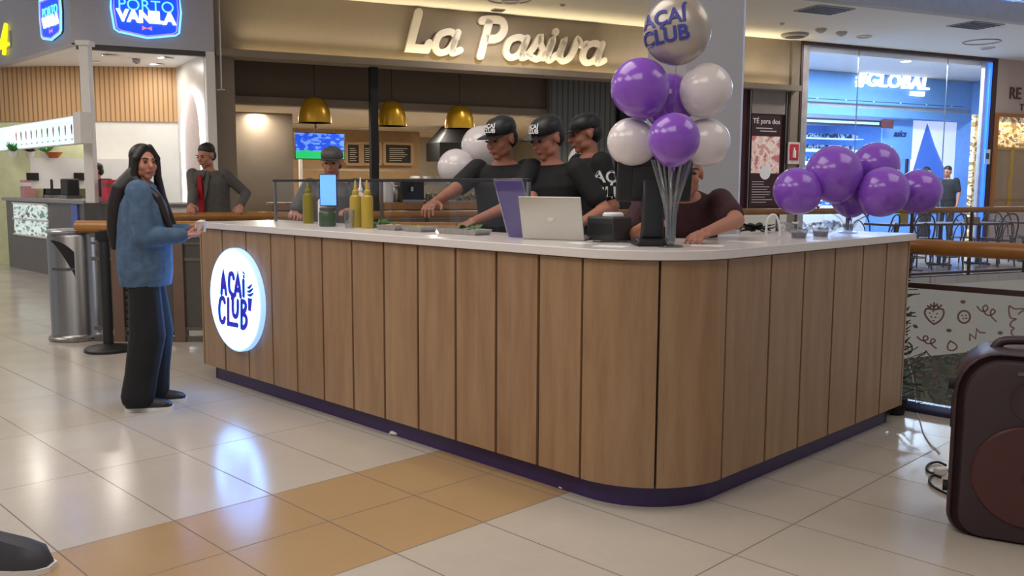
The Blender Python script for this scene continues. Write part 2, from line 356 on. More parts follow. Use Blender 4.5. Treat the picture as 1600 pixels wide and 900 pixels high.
# edges of the floor opening
struct('trim_1', MB(WM).box((-5.6, -4.05, -1.24), (22, -3.95, -.0)), 'fascia', smooth=False)
struct('trim_2', MB(WM).box((-3.4, -3.35, 4.12), (18, -3.15, 4.6)), mat('grey_bulkhead', '#b4ada4', .7), smooth=False)
struct('trim_3', MB(KM).box((5.5, A0.y - 22, -1.2), (5.53, A0.y, -.0)), 'fascia', smooth=False)
struct('trim_4', MB().box((-3.65, 7.75, -1.2), (0.04, 7.78, 0)), 'fascia', smooth=False)
M['reflmix'] = pattern_material('blue_glass_reflections', [(0, '#8f9cc0'), (.42, '#5c86e8'), (.5, '#b8d4ff'), (.56, '#7f8aa0'), (.66, '#e4ecff')], 2.2, .7, (.5, 1, 9))  # reflected blue lights painted as a glowing pattern on the upper balustrade glass
struct('trim_5', MB(WM).box((-2, -3.85, 4.3), (18, -3.8, 4.95)), 'reflmix', smooth=False)
struct('trim_6', MB(WM).box((-2, -4.6, 4.7), (18, -4.4, 5.4)), mat('brown_upper_edge', '#6d5f58', .6), smooth=False)
# storey below
M['lowmix'] = pattern_material('lower_shopfront', [(0, '#7c806c'), (.42, '#95967f'), (.52, '#6f7261'), (.6, '#a7a68e'), (.7, '#85826a')], 2.6, 0, (1, 1, 1.6))
struct('wall_lower', MB(WM).box((-8, 2.2, -6), (24, 2.4, -.2)), 'lowmix', smooth=False)
struct('floor_lower', MB().box((-10, -2, -5.6), (26, 30, -5.5)), 'storefloor', smooth=False)

# ---- the restaurant front
struct('wall_back', MB(WM).box((-4.75, 0, 3.25), (5.97, .2, 4.16)), 'pasfascia', smooth=False)
struct('trim_7', MB(WM).box((-4.75, -.22, 3.19), (5.97, .2, 3.25)).box((-4.75, -.22, 3.25), (5.97, -.2, 3.29)), 'pasfascia', smooth=False)
st = MB(WM).box((-4.38, -.15, 3.25), (4.75, -.05, 3.275)); st.box((4.85, -.15, 3.25), (5.7, -.05, 3.275))
tag(st.build('cove_light_strip', 'warmem', smooth=False), 'warm yellow cove light strip along the ledge under the white script lettering', 'light')
struct('trim_8', MB(WM).box((-4.9, -.02, 0), (-4.48, .3, 3.2)), 'pasfascia', smooth=False)
struct('trim_9', MB(WM).box((-4.48, 1.0, 2.70), (4.6, 1.15, 4.1)), 'pasdark', smooth=False)
struct('trim_10', MB(WM).box((-4.48, .94, 2.62), (4.6, 1.2, 2.74)), 'pasfascia', smooth=False)
struct('ceiling_kitchen', MB(WM).box((-4.7, 1.1, 2.68), (4.8, 10.2, 2.78)), mat('kitchen_ceiling', '#cfc2a8', .8, noise=.02), smooth=False)
struct('wall_kitchen', MB(WM).box((-4.6, 10, 0), (4.8, 10.2, 3)).box((4.6, .2, 0), (4.8, 10, 3.2)).box((-4.7, .3, 0), (-4.5, 10, 4.1)), mat('kitchen_wall', '#9a907f', .6, noise=.05), smooth=False)
struct('wall_steel', MB(WM).box((-4.48, 3.4, 0), (-3.0, 3.5, 2.68)), mat('satin_bronze_wall', '#8f8272', .32, .75, noise=.05, scale=3), smooth=False)
struct('trim_11', MB(WM).box((-2.42, .05, 0), (-2.3, .18, 3.2)), 'blackm', smooth=False)
struct('wall_maroon', MB(WM).box((4.6, .05, 0), (5.97, .2, 3.2)), 'maroon', smooth=False)
struct('trim_12', MB(WM).box((5.88, -.04, 0), (6.12, .25, 4.16)), 'pasfascia', smooth=False)
# ---- the sports store
mb = MB(WM).box((6.1, -.06, 4.09), (11.5, .06, 4.16)).box((11.42, -.06, 0), (11.56, .06, 4.16)).box((6.08, -.06, 0), (6.13, .06, 4.16))
struct('trim_13', mb, 'darkwood', smooth=False)
struct('trim_14', MB(WM).box((6.13, -.03, 0), (6.3, .06, 4.09)).box((11.2, -.03, 0), (11.42, .06, 4.09)), 'marble', smooth=False)
g = struct('window_1', MB(WM).box((6.3, 0, .05), (11.2, .012, 4.08)), 'glass', smooth=False)
for s in (7.6, 10.1): tag(MB(WM).box((s, -.004, .05), (s + .012, .016, 4.08)).build('glass_joint', 'steel', g, smooth=False))
struct('wall_store', MB(WM).box((6.1, 2.2, 3.02), (14, 2.3, 3.98)), 'bluepaint', smooth=False)
struct('wall_store_back', MB(WM).box((6.1, 7.2, 0), (16, 7.3, 4)).box((6.05, .2, 0), (6.1, 7.2, 4)).box((13.6, .2, 0), (13.7, 7.2, 4)), mat('pale_blue_wall', '#6fa0dc', .6), smooth=False)
struct('ceiling_store', MB(WM).box((6.1, .1, 4.0), (14, 2.3, 4.1)).box((6.1, 2.2, 3.2), (14, 7.3, 3.3)), 'white', smooth=False)
struct('trim_15', MB(WM).box((11.28, -.1, 0), (11.34, -.03, 4.05)), mat('blue_neon_edge', '#3c78ff', .4, emit=1.6, emcol='#2a6bff'), smooth=False)
# ---- the shop with the bronze letters
struct('wall_right', MB(WM).box((11.56, -.05, 2.98), (18, .1, 4.16)).box((11.56, -.05, 0), (11.66, .1, 3)).box((11.56, -.05, 0), (18, .1, .95)), mat('rose_plaster', '#b9a59a', .7, noise=.03), smooth=False)
struct('trim_16', MB(WM).box((11.56, -.08, 2.92), (18, -.02, 3.0)).box((11.58, -.08, .95), (11.68, -.02, 2.92)), mat('orange_wood', '#a8692e', .4), smooth=False)
struct('wall_jewellery', MB(WM).box((11.66, .5, 0), (18, .6, 3)), pattern_material('lit_shelves', [(0, '#8a6a3c'), (.42, '#d8b878'), (.5, '#f4e6c0'), (.58, '#7c5a30'), (.66, '#e8d6a8')], 3.5, .35, (1.4, 1, 2)), smooth=False)
struct('window_2', MB(WM).box((11.68, 0, .95), (18, .012, 2.92)), 'glass', smooth=False)

# ---- the ice cream shop on the left
PC = WM @ Vector((-6.6, -.3, 0))                       # its outer corner
EA = Vector((-.7061, .7081, 0)); EB = Vector((.7084, .7058, 0))
PM = Matrix.Translation(PC) @ Matrix.Rotation(math.atan2(-EA.y, -EA.x), 4, 'Z')   # x runs from left to right along its left front, ending at 0
struct('wall_left', MB(WM).box((-6.6, -.3, 3.22), (-4.78, -.15, 4.16)), 'porto', smooth=False)
struct('wall_left_side', MB(PM).box((-7, 0, 3.22), (0, .15, 4.16)), 'porto', smooth=False)
struct('trim_17', MB(WM).box((-6.55, -.28, 3.15), (-4.9, -.2, 3.22)), 'dgrey', smooth=False)
struct('trim_18', MB(WM).box((-4.9, -.3, 0), (-4.78, 0, 3.22)), 'white', smooth=False)
struct('ceiling_shop', MB().prism([WM @ Vector(p) for p in ((-6.6, -.15, 3.23), (-4.8, -.15, 3.23), (-4.8, 3.2, 3.23), (-8.5, 4.7, 3.23))], (0, 0, .06)), 'white', smooth=False)
curve = smoothpts([(-5.14, 1.9), (-5.7, 2.05), (-6.3, 2.25), (-6.9, 2.55), (-7.5, 2.95), (-8.2, 3.6)], 8)
mb = MB(WM)
for (z0, z1, key) in ((2.36, 3.23, 0),):
    mb.loft([[(x, y, z0), (x, y, z1), (x - .02, y + .08, z1), (x - .02, y + .08, z0)] for x, y in curve])
struct('wall_slats', mb, 'slat')
mb = MB(WM); mb.loft([[(x, y + .03, 0), (x, y + .03, 2.36), (x, y + .12, 2.36), (x, y + .12, 0)] for x, y in curve[:19]]); struct('wall_shop', mb, 'wtile')
mb = MB(WM); mb.loft([[(x, y + .03, 0), (x, y + .03, 2.36), (x, y + .12, 2.36), (x, y + .12, 0)] for x, y in curve[18:]]); struct('wall_shop_left', mb, mat('pale_green_wall', '#cfd2a8', .7))
# splayed side wall with its lit arch
s0, s1 = Vector((-4.87, -.2, 0)), Vector((-5.14, 1.92, 0)); d = (s1 - s0); n = Vector((-d.y, d.x, 0)).normalized() * -1
SM = WM @ Matrix.Translation(s0) @ Matrix.Rotation(math.atan2(d.y, d.x), 4, 'Z')
struct('wall_shop_right', MB(SM).box((0, -.1, 0), (2.15, 0, 3.23)), 'wtile', smooth=False)
arch = [(.35, 0, 0)] + [(1.0 - .65 * math.cos(a), 0, 2.05 + .72 * math.sin(a)) for a in [PI * k / 20 for k in range(21)]] + [(1.65, 0, 0)]
struct('trim_19', MB(SM).tube([(x, y + .03, z) for x, y, z in arch], .03), 'whiteem')
struct('trim_20', MB(SM).prism([(x, .003, z) for x, y, z in arch], (0, .012, 0)), mat('pale_pink_panel', '#cbbcb6', .6), smooth=False)

# ============================================================ THE KIOSK
BF, AFc, A_END, B_END, RAD = 2.87, 2.03, 5.93, 5.20, .43
ZP0, ZP1, ZT = .10, 1.05, 1.095
kiosk = thing('kiosk_counter', 'L-shaped kiosk of vertical oak planks with a rounded corner, white top and purple plinth', 'counter', (BF, AFc, 0), frame=KM)
def outline(off, a_end, b_end, n=14):      # centre line of the front: from the left end round the corner to the right end
    b, a, r = BF + off, AFc + off, RAD - off; P = [(b, a_end), (b, a + r)]
    for k in range(1, n): t = PI + PI / 2 * k / n; P.append((b + r + r * math.cos(t), a + r + r * math.sin(t)))
    return P + [(b + r, a), (b_end, a)]
def wallstrip(mb, path, th, z0, z1):
    def nrm(i):
        a = Vector(path[max(i - 1, 0)]); b = Vector(path[min(i + 1, len(path) - 1)]); d = (b - a).normalized(); return Vector((-d.y, d.x))
    mb.loft([[(p[0], p[1], z0), (p[0], p[1], z1), (p[0] + nrm(i).x * th, p[1] + nrm(i).y * th, z1), (p[0] + nrm(i).x * th, p[1] + nrm(i).y * th, z0)] for i, p in enumerate(path)])
    return mb
cuts = [5.93, 5.625, 5.305, 5.0, 4.72, 4.43, 4.135, 3.845, 3.56, 3.27, 2.985, 2.715, AFc + RAD]
G = .008
for hi, lo in zip(cuts, cuts[1:]):
    wallstrip(MB(KM), [(BF, hi - G), (BF, lo + G)], .018, ZP0, ZP1).build('plank', 'oak', kiosk, bevel=.002)
c0 = (BF + RAD, AFc + RAD)
for t0, t1 in ((PI + .012, PI * 1.25 - .012), (PI * 1.25 + .012, PI * 1.5 - .012)):
    wallstrip(MB(KM), [(c0[0] + RAD * math.cos(t0 + (t1 - t0) * k / 12), c0[1] + RAD * math.sin(t0 + (t1 - t0) * k / 12)) for k in range(13)], .018, ZP0, ZP1).build('plank', 'oak', kiosk)
cutb = [BF + RAD, 3.665, 3.975, 4.29, 4.61, 4.905, B_END]
for lo, hi in zip(cutb, cutb[1:]):
    wallstrip(MB(KM), [(lo + G, AFc), (hi - G, AFc)], .018, ZP0, ZP1).build('plank', 'oak', kiosk, bevel=.002)
bk = wallstrip(MB(KM), outline(.02, A_END, B_END), .04, ZP0, ZP1 + .005)
bk.box((BF + .02, A_END - .02, ZP0), (BF + .62, A_END, ZP1)); bk.box((B_END - .02, AFc + .02, ZP0), (B_END, AFc + .62, ZP1))
bk.build('carcass', 'backing', kiosk)
MB(KM).box((BF, A_END + .001, ZP0), (BF + .62, A_END + .018, ZP1)).build('plank', 'oak', kiosk)
MB(KM).box((B_END + .001, AFc, ZP0), (B_END + .018, AFc + .62, ZP1)).build('plank', 'oak', kiosk)
wallstrip(MB(KM), outline(.055, A_END - .05, B_END - .05), .03, 0, ZP0).box((BF + .055, A_END - .08, 0), (BF + .6, A_END - .05, ZP0)).box((B_END - .08, AFc + .055, 0), (B_END - .05, AFc + .6, ZP0)).build('plinth', 'purple', kiosk)
# a worktop of one piece, rounded at the corner
o_ = outline(-.025, A_END + .03, B_END + .04); D = .62
poly = [(x, y) for x, y in o_] + [(B_END + .04, AFc + D), (BF + D + .12, AFc + D), (BF + D, AFc + D + .12), (BF + D, A_END + .03)]
mb = MB(KM).prism([(x, y, ZP1 + .005) for x, y in poly], (0, 0, ZT - ZP1 - .005)); mb.build('worktop', 'quartz', kiosk, bevel=.003)
# the back shelves and lower prep bench on the staff side
pb = thing('prep_bench', 'steel prep bench sunk behind the white worktop with trays of fruit and greens', 'bench', (BF + 1.0, 4.6, 0), frame=KM)
MB(KM).box((BF + .66, 3.3, .8), (BF + 1.0, 5.85, .9)).build('bench_top', 'steel', pb)
MB(KM).box((BF + .66, 3.3, .1), (BF + .98, 5.85, .8)).build('bench_body', 'dgrey', pb)

# ---- glowing round sign
def PK(x, y, b=BF - .035): return onK(x, y, b)
cs = (PK(369, 388) + PK(370, 549)) / 2; cl, cr_ = PK(331, 462), PK(407, 474)
SR = abs(PK(369, 388).z - PK(370, 549).z) / 2; SA = (cl.y + cr_.y) / 2; SZ = cs.z
sign = thing('illuminated_sign', 'round glowing white sign with violet lettering on the left end of the oak front', 'sign', (BF, SA, SZ), frame=KM)
ROTX = Matrix.Rotation(-PI / 2, 4, 'Y')     # lathe axis along -b
MB(KM).lathe((BF - .002, SA, SZ), [(SR - .01, 0), (SR, .004), (SR, .034), (SR - .004, .038), (0, .038)], 72, ROTX).build('sign_case', mat('sign_rim', '#c8dcff', .4, emit=1.2, emcol='#7fb0ff'), sign)
mf = mat('sign_face', '#ffffff', .4, emit=9, emcol=(.16, .42, 1, 1))
MB(KM).lathe((BF - .040, SA, SZ), [(SR - .012, 0), (SR - .012, .002), (0, .002)], 72, ROTX).build('sign_face', mf, sign)
lg = MB(KM)
def Z6(pts, sm=True):
    P = [PK(300 + x / 3.213, 340 + y / 3.214, BF - .046) for x, y in pts]
    P = [Vector((BF - .043, p.y, p.z)) for p in P]
    return smoothpts(P, 5) if sm else P
W6 = .033
def lt(pts, sm=True, w=W6, closed=False): lg.stroke(Z6(pts, sm), w, (-1, 0, 0), .003, closed)
lt([(147, 380), (151, 320), (156, 270), (162, 320), (170, 383)], False); lt([(150, 345), (166, 350)], False)
lt([(208, 305), (204, 287), (196, 281), (188, 290), (185, 320), (186, 355), (192, 375), (200, 386), (208, 392), (206, 400), (200, 405)])
lt([(215, 388), (222, 335), (229, 285), (236, 340), (243, 396)], False); lt([(218, 362), (239, 366)], False)
lt([(257, 318), (258, 392)], False); lg.ball(Z6([(258, 296), (259, 285)], False)[0], (.004, .013, .013)); lt([(262, 282), (255, 274)], False, .012)
lt([(163, 425), (158, 408), (149, 404), (141, 415), (137, 445), (137, 480), (141, 508), (149, 524), (158, 522), (163, 505)])
lt([(181, 410), (181, 532), (226, 541)], False)
lt([(204, 415), (204, 460), (208, 488), (218, 497), (226, 487), (229, 460), (229, 420)])
lt([(248, 420), (248, 552)], False); lt([(248, 420), (262, 424), (269, 440), (266, 462), (250, 480)]); lt([(250, 482), (266, 492), (273, 515), (269, 540), (258, 553), (248, 552)])
for a_ in (((278, 352), (288, 350), (299, 336)), ((277, 372), (290, 370), (305, 356)), ((278, 388), (292, 390), (306, 380))): lg.stroke(Z6(a_), [.008 + .012 * math.sin(PI * k / 10) for k in range(11)], (-1, 0, 0), .003)
wq = Z6([(279, 402), (301, 408), (294, 472), (281, 466)], False); lg.prism(wq, (-.003, 0, 0))
lg.build('sign_lettering', 'logo', sign, smooth=False)

# ---- glass guard on the worktop (its black top rail runs above the fruit trays)
sg = thing('sneeze_guard', 'low glass guard with a thin black top rail on the worktop', 'glass guard', (BF + .42, 4.6, ZT), frame=KM)
gb = BF + .44
a0g, a1g = 5.7, 3.2
MB(KM).box((gb, a1g, ZT), (gb + .008, a0g, 1.375)).build('glass_panel', 'glass', sg, smooth=False)
MB(KM).box((gb - .008, a1g, 1.372), (gb + .016, a0g, 1.39)).build('top_rail', 'black', sg, bevel=.003)
for a in (a0g - .01, 4.45, a1g + .01): MB(KM).box((gb - .004, a - .008, ZT), (gb + .012, a + .008, 1.372)).build('post', 'steel', sg)

# ---- squeeze bottles
def bottle(b, a, m, label, h=.21, r=.032, z=ZT):
    t = thing('squeeze_bottle', label, 'bottle', (b, a, z), group=None, frame=KM)
    q = loc(t).lathe((0, 0, 0), [(r * .9, 0), (r, .008), (r, h * .72), (r * .92, h * .8), (r * .45, h * .86), (r * .42, h * .87)], 24); q.build('bottle_body', m, t)
    loc(t).lathe((0, 0, h * .868), [(r * .56, 0), (r * .56, .018), (r * .3, .026), (r * .12, h * .34), (r * .08, h * .35)], 20).build('nozzle', m, t)
    return t
def KAt(x, y, z=ZT): p = KI @ atz(x, y, z); return p.x, p.y
def KD(x, y, b):        # place on the plane b (kiosk coordinates) seen at pixel column x; z from the pixel row
    return onK(x, y, b)
b_ = KAt(486, 349); bottle(b_[0] - .02, b_[1], 'olive', 'olive green squeeze bottle standing alone left of the blue glowing phone', h=.24, r=.036)
p = KD(500, 345, 3.22); bottle(3.26, p.y + .03, 'balw', 'pale squeeze bottle half hidden behind the blue phone screen', .2, .03)
p = KD(556, 345, 3.22); bottle(3.22, p.y, 'bottle', 'left mustard yellow squeeze bottle of the pair beside the glass tumbler', .235, .036)
p = KD(574, 345, 3.20); bottle(3.20, p.y, 'bottle', 'right mustard yellow squeeze bottle of the pair, nearest the black post', .235, .036)
p = KD(564, 345, 3.29); bottle(3.275, p.y - .02, 'balw', 'tall thin nozzled clear bottle standing behind the two mustard bottles', .25, .026)
# jar, phone and tumbler
p = KD(514, 350, 3.17)
t = thing('sauce_jar', 'dark green jar under the glowing blue phone', 'jar', (3.16, p.y, ZT), frame=KM)
loc(t).lathe((0, 0, 0), [(.05, 0), (.054, .01), (.054, .085), (.045, .1)], 28).build('jar_body', mat('dark_green_glass', '#3f5340', .25), t)
loc(t).lathe((0, 0, .098), [(.048, 0), (.048, .018), (.04, .022)], 28).build('lid', 'dgrey', t)
t = thing('smartphone', 'phone with a bright blue screen held up in front of the man in the cap', 'phone', (3.17, p.y, ZT + .125), frame=KM)
rz = Matrix.Rotation(R(-48), 4, 'Z')
q = MB(WMAT[t.name] @ rz).box((-.055, -.005, 0), (.055, .005, .2)); q.build('phone_body', 'black', t, bevel=.004)
MB(WMAT[t.name] @ rz).box((-.05, -.0065, .006), (.05, -.005, .194)).build('screen', mat('blue_phone_screen', '#6fa8ff', .3, emit=1.0, emcol='#5c9bff'), t)
p = KD(546, 348, 3.12)
t = thing('glass_tumbler', 'small clear glass tumbler beside the mustard bottles', 'glass', (3.12, p.y, ZT), frame=KM)
loc(t).lathe((0, 0, 0), [(.026, 0), (.034, .11), (.032, .11), (.024, .006), (0, .006)], 24).build('glass_wall', 'clear', t)
# napkins, greens, trays between the glass and the prep bench
def crumple(name, label, cat, c, r, m, frame=KM, flat=.35, n=16, seed=1, sub=2):
    rnd = random.Random(seed); mb = MB(frame); bm = bmesh.new(); bmesh.ops.create_icosphere(bm, subdivisions=3, radius=1)
    for v in bm.verts:
        k = 1 + rnd.uniform(-.28, .28); v.co = Vector((v.co.x * r * k, v.co.y * r * k, max(v.co.z, -.6) * r * flat * k + r * flat * .6))
    bm.verts.index_update(); mb.add([v.co + Vector(c) for v in bm.verts], [[v.index for v in f.verts] for f in bm.faces]); bm.free()
    o = mb.build(name, m, at=frame @ Matrix.Translation(c)); return tag(o, label, cat)
p = KI @ atz(676, 353, ZT)
def leaves(name, label, c, n, r, m='green', seed=3, frame=KM, cat='greens', lr=.035):
    rnd = random.Random(seed); mb = MB(frame)
    for i in range(n):
        a = rnd.uniform(0, 2 * PI); d = rnd.uniform(0, r); h = rnd.uniform(.004, .03); px, py = c[0] + d * math.cos(a), c[1] + d * math.sin(a); L_ = lr * rnd.uniform(.7, 1.3)
        e = Vector((math.cos(a), math.sin(a), rnd.uniform(-.2, .5))).normalized(); s = Vector((-math.sin(a), math.cos(a), 0)); P = Vector((px, py, c[2] + h))
        up = Vector((0, 0, .004))
        ring = lambda k, w: [P + e * L_ * k + s * w * L_, P + e * L_ * k - s * w * L_, P + e * L_ * k - s * w * L_ + up, P + e * L_ * k + s * w * L_ + up]
        mb.loft([ring(0, .05), ring(.3, .3), ring(.6, .32), ring(1, .04)])
    return tag(mb.build(name, m, at=frame @ Matrix.Translation(c)), label, cat)
leaves('mint_leaves', 'heap of bright green leaves on the worktop left of centre', (3.33, p.y + .05, ZT), 40, .07, seed=4, lr=.045)
p = KI @ atz(772, 363, ZT); leaves('mint_leaves', 'green leaves lying just left of the foot of the purple card', (3.30, p.y + .06, ZT), 40, .07, seed=8, lr=.045)
for i, (px, c_) in enumerate(((615, '#b8a27a'), (655, '#9aa06a'), (712, '#6d6a66'), (738, '#8c8a86'))):
    p = onK(px, 352, 3.2)
    t = thing('food_tray', ['tray of pale nuts at the left under the glass guard', 'tray of green fruit under the glass guard', 'tray of dark berries under the glass guard', 'steel tray of grey topping nearest the purple card'][i], 'tray', (3.2, p.y, ZT), frame=KM)
    q = loc(t); q.loft([[(-.06 * k, -.09 * k, z), (.06 * k, -.09 * k, z), (.06 * k, .09 * k, z), (-.06 * k, .09 * k, z)] for k, z in ((.85, 0), (1, .03), (.97, .03), (.83, .006))]); q.build('tray_body', 'steel', t)
    q = loc(t); rnd = random.Random(i)
    for k in range(30): q.ball((rnd.uniform(-.045, .045), rnd.uniform(-.07, .07), rnd.uniform(.014, .024)), rnd.uniform(.007, .012), n=8)
    tag(q.build('topping', mat('topping', c_, .6, noise=.2, scale=60), t), kind='stuff')

# ---- purple card stand and laptop
def leaning(t, w, h, th, lean, m, name, out=-1):
    q = loc(t); c, s = math.cos(R(lean)), math.sin(R(lean))
    P = lambda u, v, k: Vector((out * (v * s) + k * c, u, v * c + k * s * (1 if out < 0 else -1)))
    vs = [P(u, v, k) for k in (0, th) for v in (0, h) for u in (-w / 2, w / 2)]
    q.add(vs, [(0, 1, 3, 2), (4, 6, 7, 5), (0, 4, 5, 1), (2, 3, 7, 6), (0, 2, 6, 4), (1, 5, 7, 3)]); return q.build(name, m, t, bevel=min(.006, th * .45), smooth=True), P
p = KI @ atz(818, 372, ZT)
t = thing('menu_card', 'tall purple card in a clear holder leaning behind the laptop', 'card', (p.x + .01, p.y + .02, ZT), frame=KM)
leaning(t, .19, .30, .006, 20, 'purple_card', 'card'); o, P = leaning(t, .205, .31, .003, 20, 'clear', 'holder')
loc(t).box((0, -.1, 0), (.12, .1, .004)).build('holder_base', 'clear', t)
p = KI @ atz(862, 375, ZT)
t = thing('laptop', 'open silver laptop seen from behind its lid in front of the purple card', 'laptop', (0, 0, 0), frame=KM @ Matrix.Translation((p.x + .01, p.y, ZT)) @ Matrix.Rotation(R(22), 4, 'Z'))
leaning(t, .315, .215, .007, 17, 'lidm', 'lid'); loc(t).box((.0, -.158, .003), (.215, .158, .016)).build('base', 'lidm', t, bevel=.005)
loc(t).box((.03, -.14, .016), (.13, .14, .0175)).build('keyboard', 'black', t)
q = loc(t).lathe((0, 0, 0), [(0, 0), (.016, 0), (.016, .0012), (0, .0012)], 20, Matrix.Rotation(R(-90 + 17), 4, 'Y'))
q2 = loc(t); q2.v = [v + Vector((-.11 * math.sin(R(17)) - .0005, 0, .11 * math.cos(R(17)))) for v in q.v]; q2.f = q.f; q2.build('emblem', mat('dark_emblem', '#8f8d88', .3, .5), t)
# ---- receipt printer, cup, point of sale screen
p = KI @ atz(945, 376, ZT)
t = thing('receipt_printer', 'black receipt printer with a white paper roll on top, right of the laptop', 'printer', (p.x + .05, p.y + .02, ZT), frame=KM)
loc(t).box((-.065, -.085, 0), (.075, .085, .115)).build('printer_body', mat('printer_black', '#2c2c2e', .5), t, bevel=.012, seg=3)
loc(t).box((-.067, -.07, .03), (-.064, .07, .08)).build('front_panel', 'black', t)
loc(t).lathe((0.01, -.02, .113), [(.05, 0), (.05, .012), (.042, .02), (0, .021)], 28).build('paper_roll', 'paper', t)
p = KI @ atz(992, 371, ZT)
t = thing('paper_cup', 'small white cup between the printer and the till screen', 'cup', (p.x + .05, p.y, ZT), frame=KM)
loc(t).lathe((0, 0, 0), [(.022, 0), (.031, .075), (.033, .077), (.029, .077), (.02, .005), (0, .005)], 24).build('cup_wall', 'paper', t)
loc(t).box((.0, -.002, .02), (.002, .002, .04)).build('seam', 'paper', t)
pc_ = KI @ atz(1012, 384, ZT)
t = thing('till_screen', 'black touch screen till seen from behind on its thick stand', 'till', (pc_.x + .03, pc_.y, ZT), frame=KM)
T2 = WMAT[t.name] @ Matrix.Rotation(R(-42), 4, 'Z')
MB(T2).loft([[(x * k, y * k, z) for x, y in ((-.08, -.08), (.08, -.08), (.08, .08), (-.08, .08))] for k, z in ((1, 0), (1, .02), (.9, .032))]).build('base', 'black', t, bevel=.008)
MB(T2).loft([[(x * w, y + dy, z) for x, y in ((-.05, -.02), (.05, -.02), (.05, .03), (-.05, .03))] for w, dy, z in ((1, 0, .03), (.92, -.01, .12), (.95, .0, .22), (.9, .03, .30))]).build('neck', mat('till_grey', '#262729', .45), t, bevel=.01, seg=3)
S2 = T2 @ Matrix.Translation((.01, .03, .29)) @ Matrix.Rotation(R(12), 4, 'X')
MB(S2).box((-.165, -.018, -.10), (.165, .018, .11)).build('screen_housing', 'black', t, bevel=.01, seg=3)
MB(S2).box((-.10, -.026, -.08), (.10, -.018, .06)).build('back_cover', mat('till_back', '#1f2022', .6), t, bevel=.004)
MB(S2).box((-.15, .018, -.085), (.15, .019, .095)).build('display', mat('till_display', '#22324a', .2, emit=.3, emcol='#4a6ea0'), t)
# cable clutter and loose papers
mb = MB(KM)
for s in range(5):
    rnd = random.Random(s); q = KI @ atz(925 + s * 24, 380, ZT); P = [(q.x + rnd.uniform(-.02, .05) + .02 * k, q.y + rnd.uniform(-.05, .05), ZT + .006) for k in range(5)]
    mb.tube(smoothpts(P, 6), .0035, 6)
tag(mb.build('cables', 'blackwire', smooth=True), 'tangle of thin black cables under the printer and the till', 'cable')
for i, (px, py, w, rz_) in enumerate(((955, 385, .1, .3), (905, 380, .07, -.2), (1105, 384, .1, .5), (1165, 378, .12, .2))):
    p = KI @ atz(px, py, ZT); mt = KM @ PT(p.x, p.y, ZT, rz_)
    tag(MB(mt).box((-w / 2, -w * .7, 0), (w / 2, w * .7, .0015)).build('receipt', 'paper', at=mt, smooth=False), ['white slip of paper in front of the black printer', 'small white slip of paper by the right foot of the laptop', 'white slip of paper right of the clear balloon stand', 'white slip of paper under the resting forearm'][i], 'paper')

# ---- balloons
def balloon(parent, c, r, m, squash=1.12, dirn=(0, 0, -1)):
    d = Vector(dirn).normalized(); rot = d.to_track_quat('-Z', 'Y').to_matrix().to_4x4()
    prof = []
    for k in range(0, 25):
        a = -PI / 2 + PI * k / 24; z = math.sin(a); x = math.cos(a)
        if z < 0: z *= squash; x *= 1 - .10 * (-z) ** 2
        prof.append((x * r, z * r))
    o = MB(WMAT[parent.name]).lathe(WMAT[parent.name].inverted() @ c, prof, 36, WMAT[parent.name].to_3x3().inverted().to_4x4() @ rot).build('balloon', m, parent)
    k0 = WMAT[parent.name].inverted() @ (c + d * r * squash); dl = WMAT[parent.name].to_3x3().inverted() @ d
    MB(WMAT[parent.name]).tube([k0 - dl * .004, k0 + dl * .008, k0 + dl * .014], [.005, .006, .011], 10).build('knot', m, o)
    return o, c + d * (r * squash + .012)
def stick(parent, pts, r=.0035):
    i = WMAT[parent.name].inverted(); MB(WMAT[parent.name]).tube([i @ Vector(p) for p in pts], r, 8).build('stick', 'clear', parent)
def bouquet(label, base, items, cup=.03, zf=None):
    t = thing('balloon_bouquet', label, 'balloons', base)
    loc(t).lathe((0, 0, 0), [(.055, 0), (.055, .006), (cup * .8, .012), (cup, .05), (cup * .8, .05), (cup * .6, .015), (0, .013)], 28).build('stand_base', 'clear', t)
    for c, r, m, d in items:
        o, k = balloon(t, c, r, m, 1.1, d)
        f = Vector((base[0], base[1], base[2] + .03)); off = Vector(((k.x - f.x), (k.y - f.y), 0)) * .12
        mid = f.lerp(k, .5) ; mid.x = f.x + (k.x - f.x) * .32; mid.y = f.y + (k.y - f.y) * .32
        stick(t, smoothpts([tuple(f + off), tuple(mid), tuple(k)], 8))
    return t
bs = atz(1047, 386, ZT)
def BD(x, y, d, rpx): p = atd(x, y, d); return p, rpx * d / FPX
its = []
for x, y, d, r, m, dr in ((1000, 137, 3.88, 45, 'balp', (.5, 0, -1)), (1046, 158, 4.08, 42, 'balp', (0, -.2, -1)), (1103, 140, 3.92, 40, 'balw', (-.5, 0, -1)),
                          (986, 222, 3.96, 37, 'balw', (.9, 0, -.5)), (1103, 222, 3.98, 37, 'balw', (-.9, 0, -.5)), (1053, 217, 3.72, 40, 'balp', (0, .2, -1))):
    c, rr = BD(x, y, d, r); its.append((c, rr, m, dr))
bq = bouquet('tall clear stand on the rounded corner holding purple, white and printed foil balloons', tuple(bs), its, .022)
# bundle of clear tubes fanning upward
for k in range(10):
    a = 2 * PI * k / 10; u = Vector((math.cos(a), math.sin(a), 0)); P0 = Vector(bs)
    stick(bq, smoothpts([tuple(P0 + u * .016 + Vector((0, 0, .02))), tuple(P0 + u * .026 + Vector((0, 0, .17))), tuple(P0 + u * .085 + Vector((0, 0, .37)))], 8), .006)
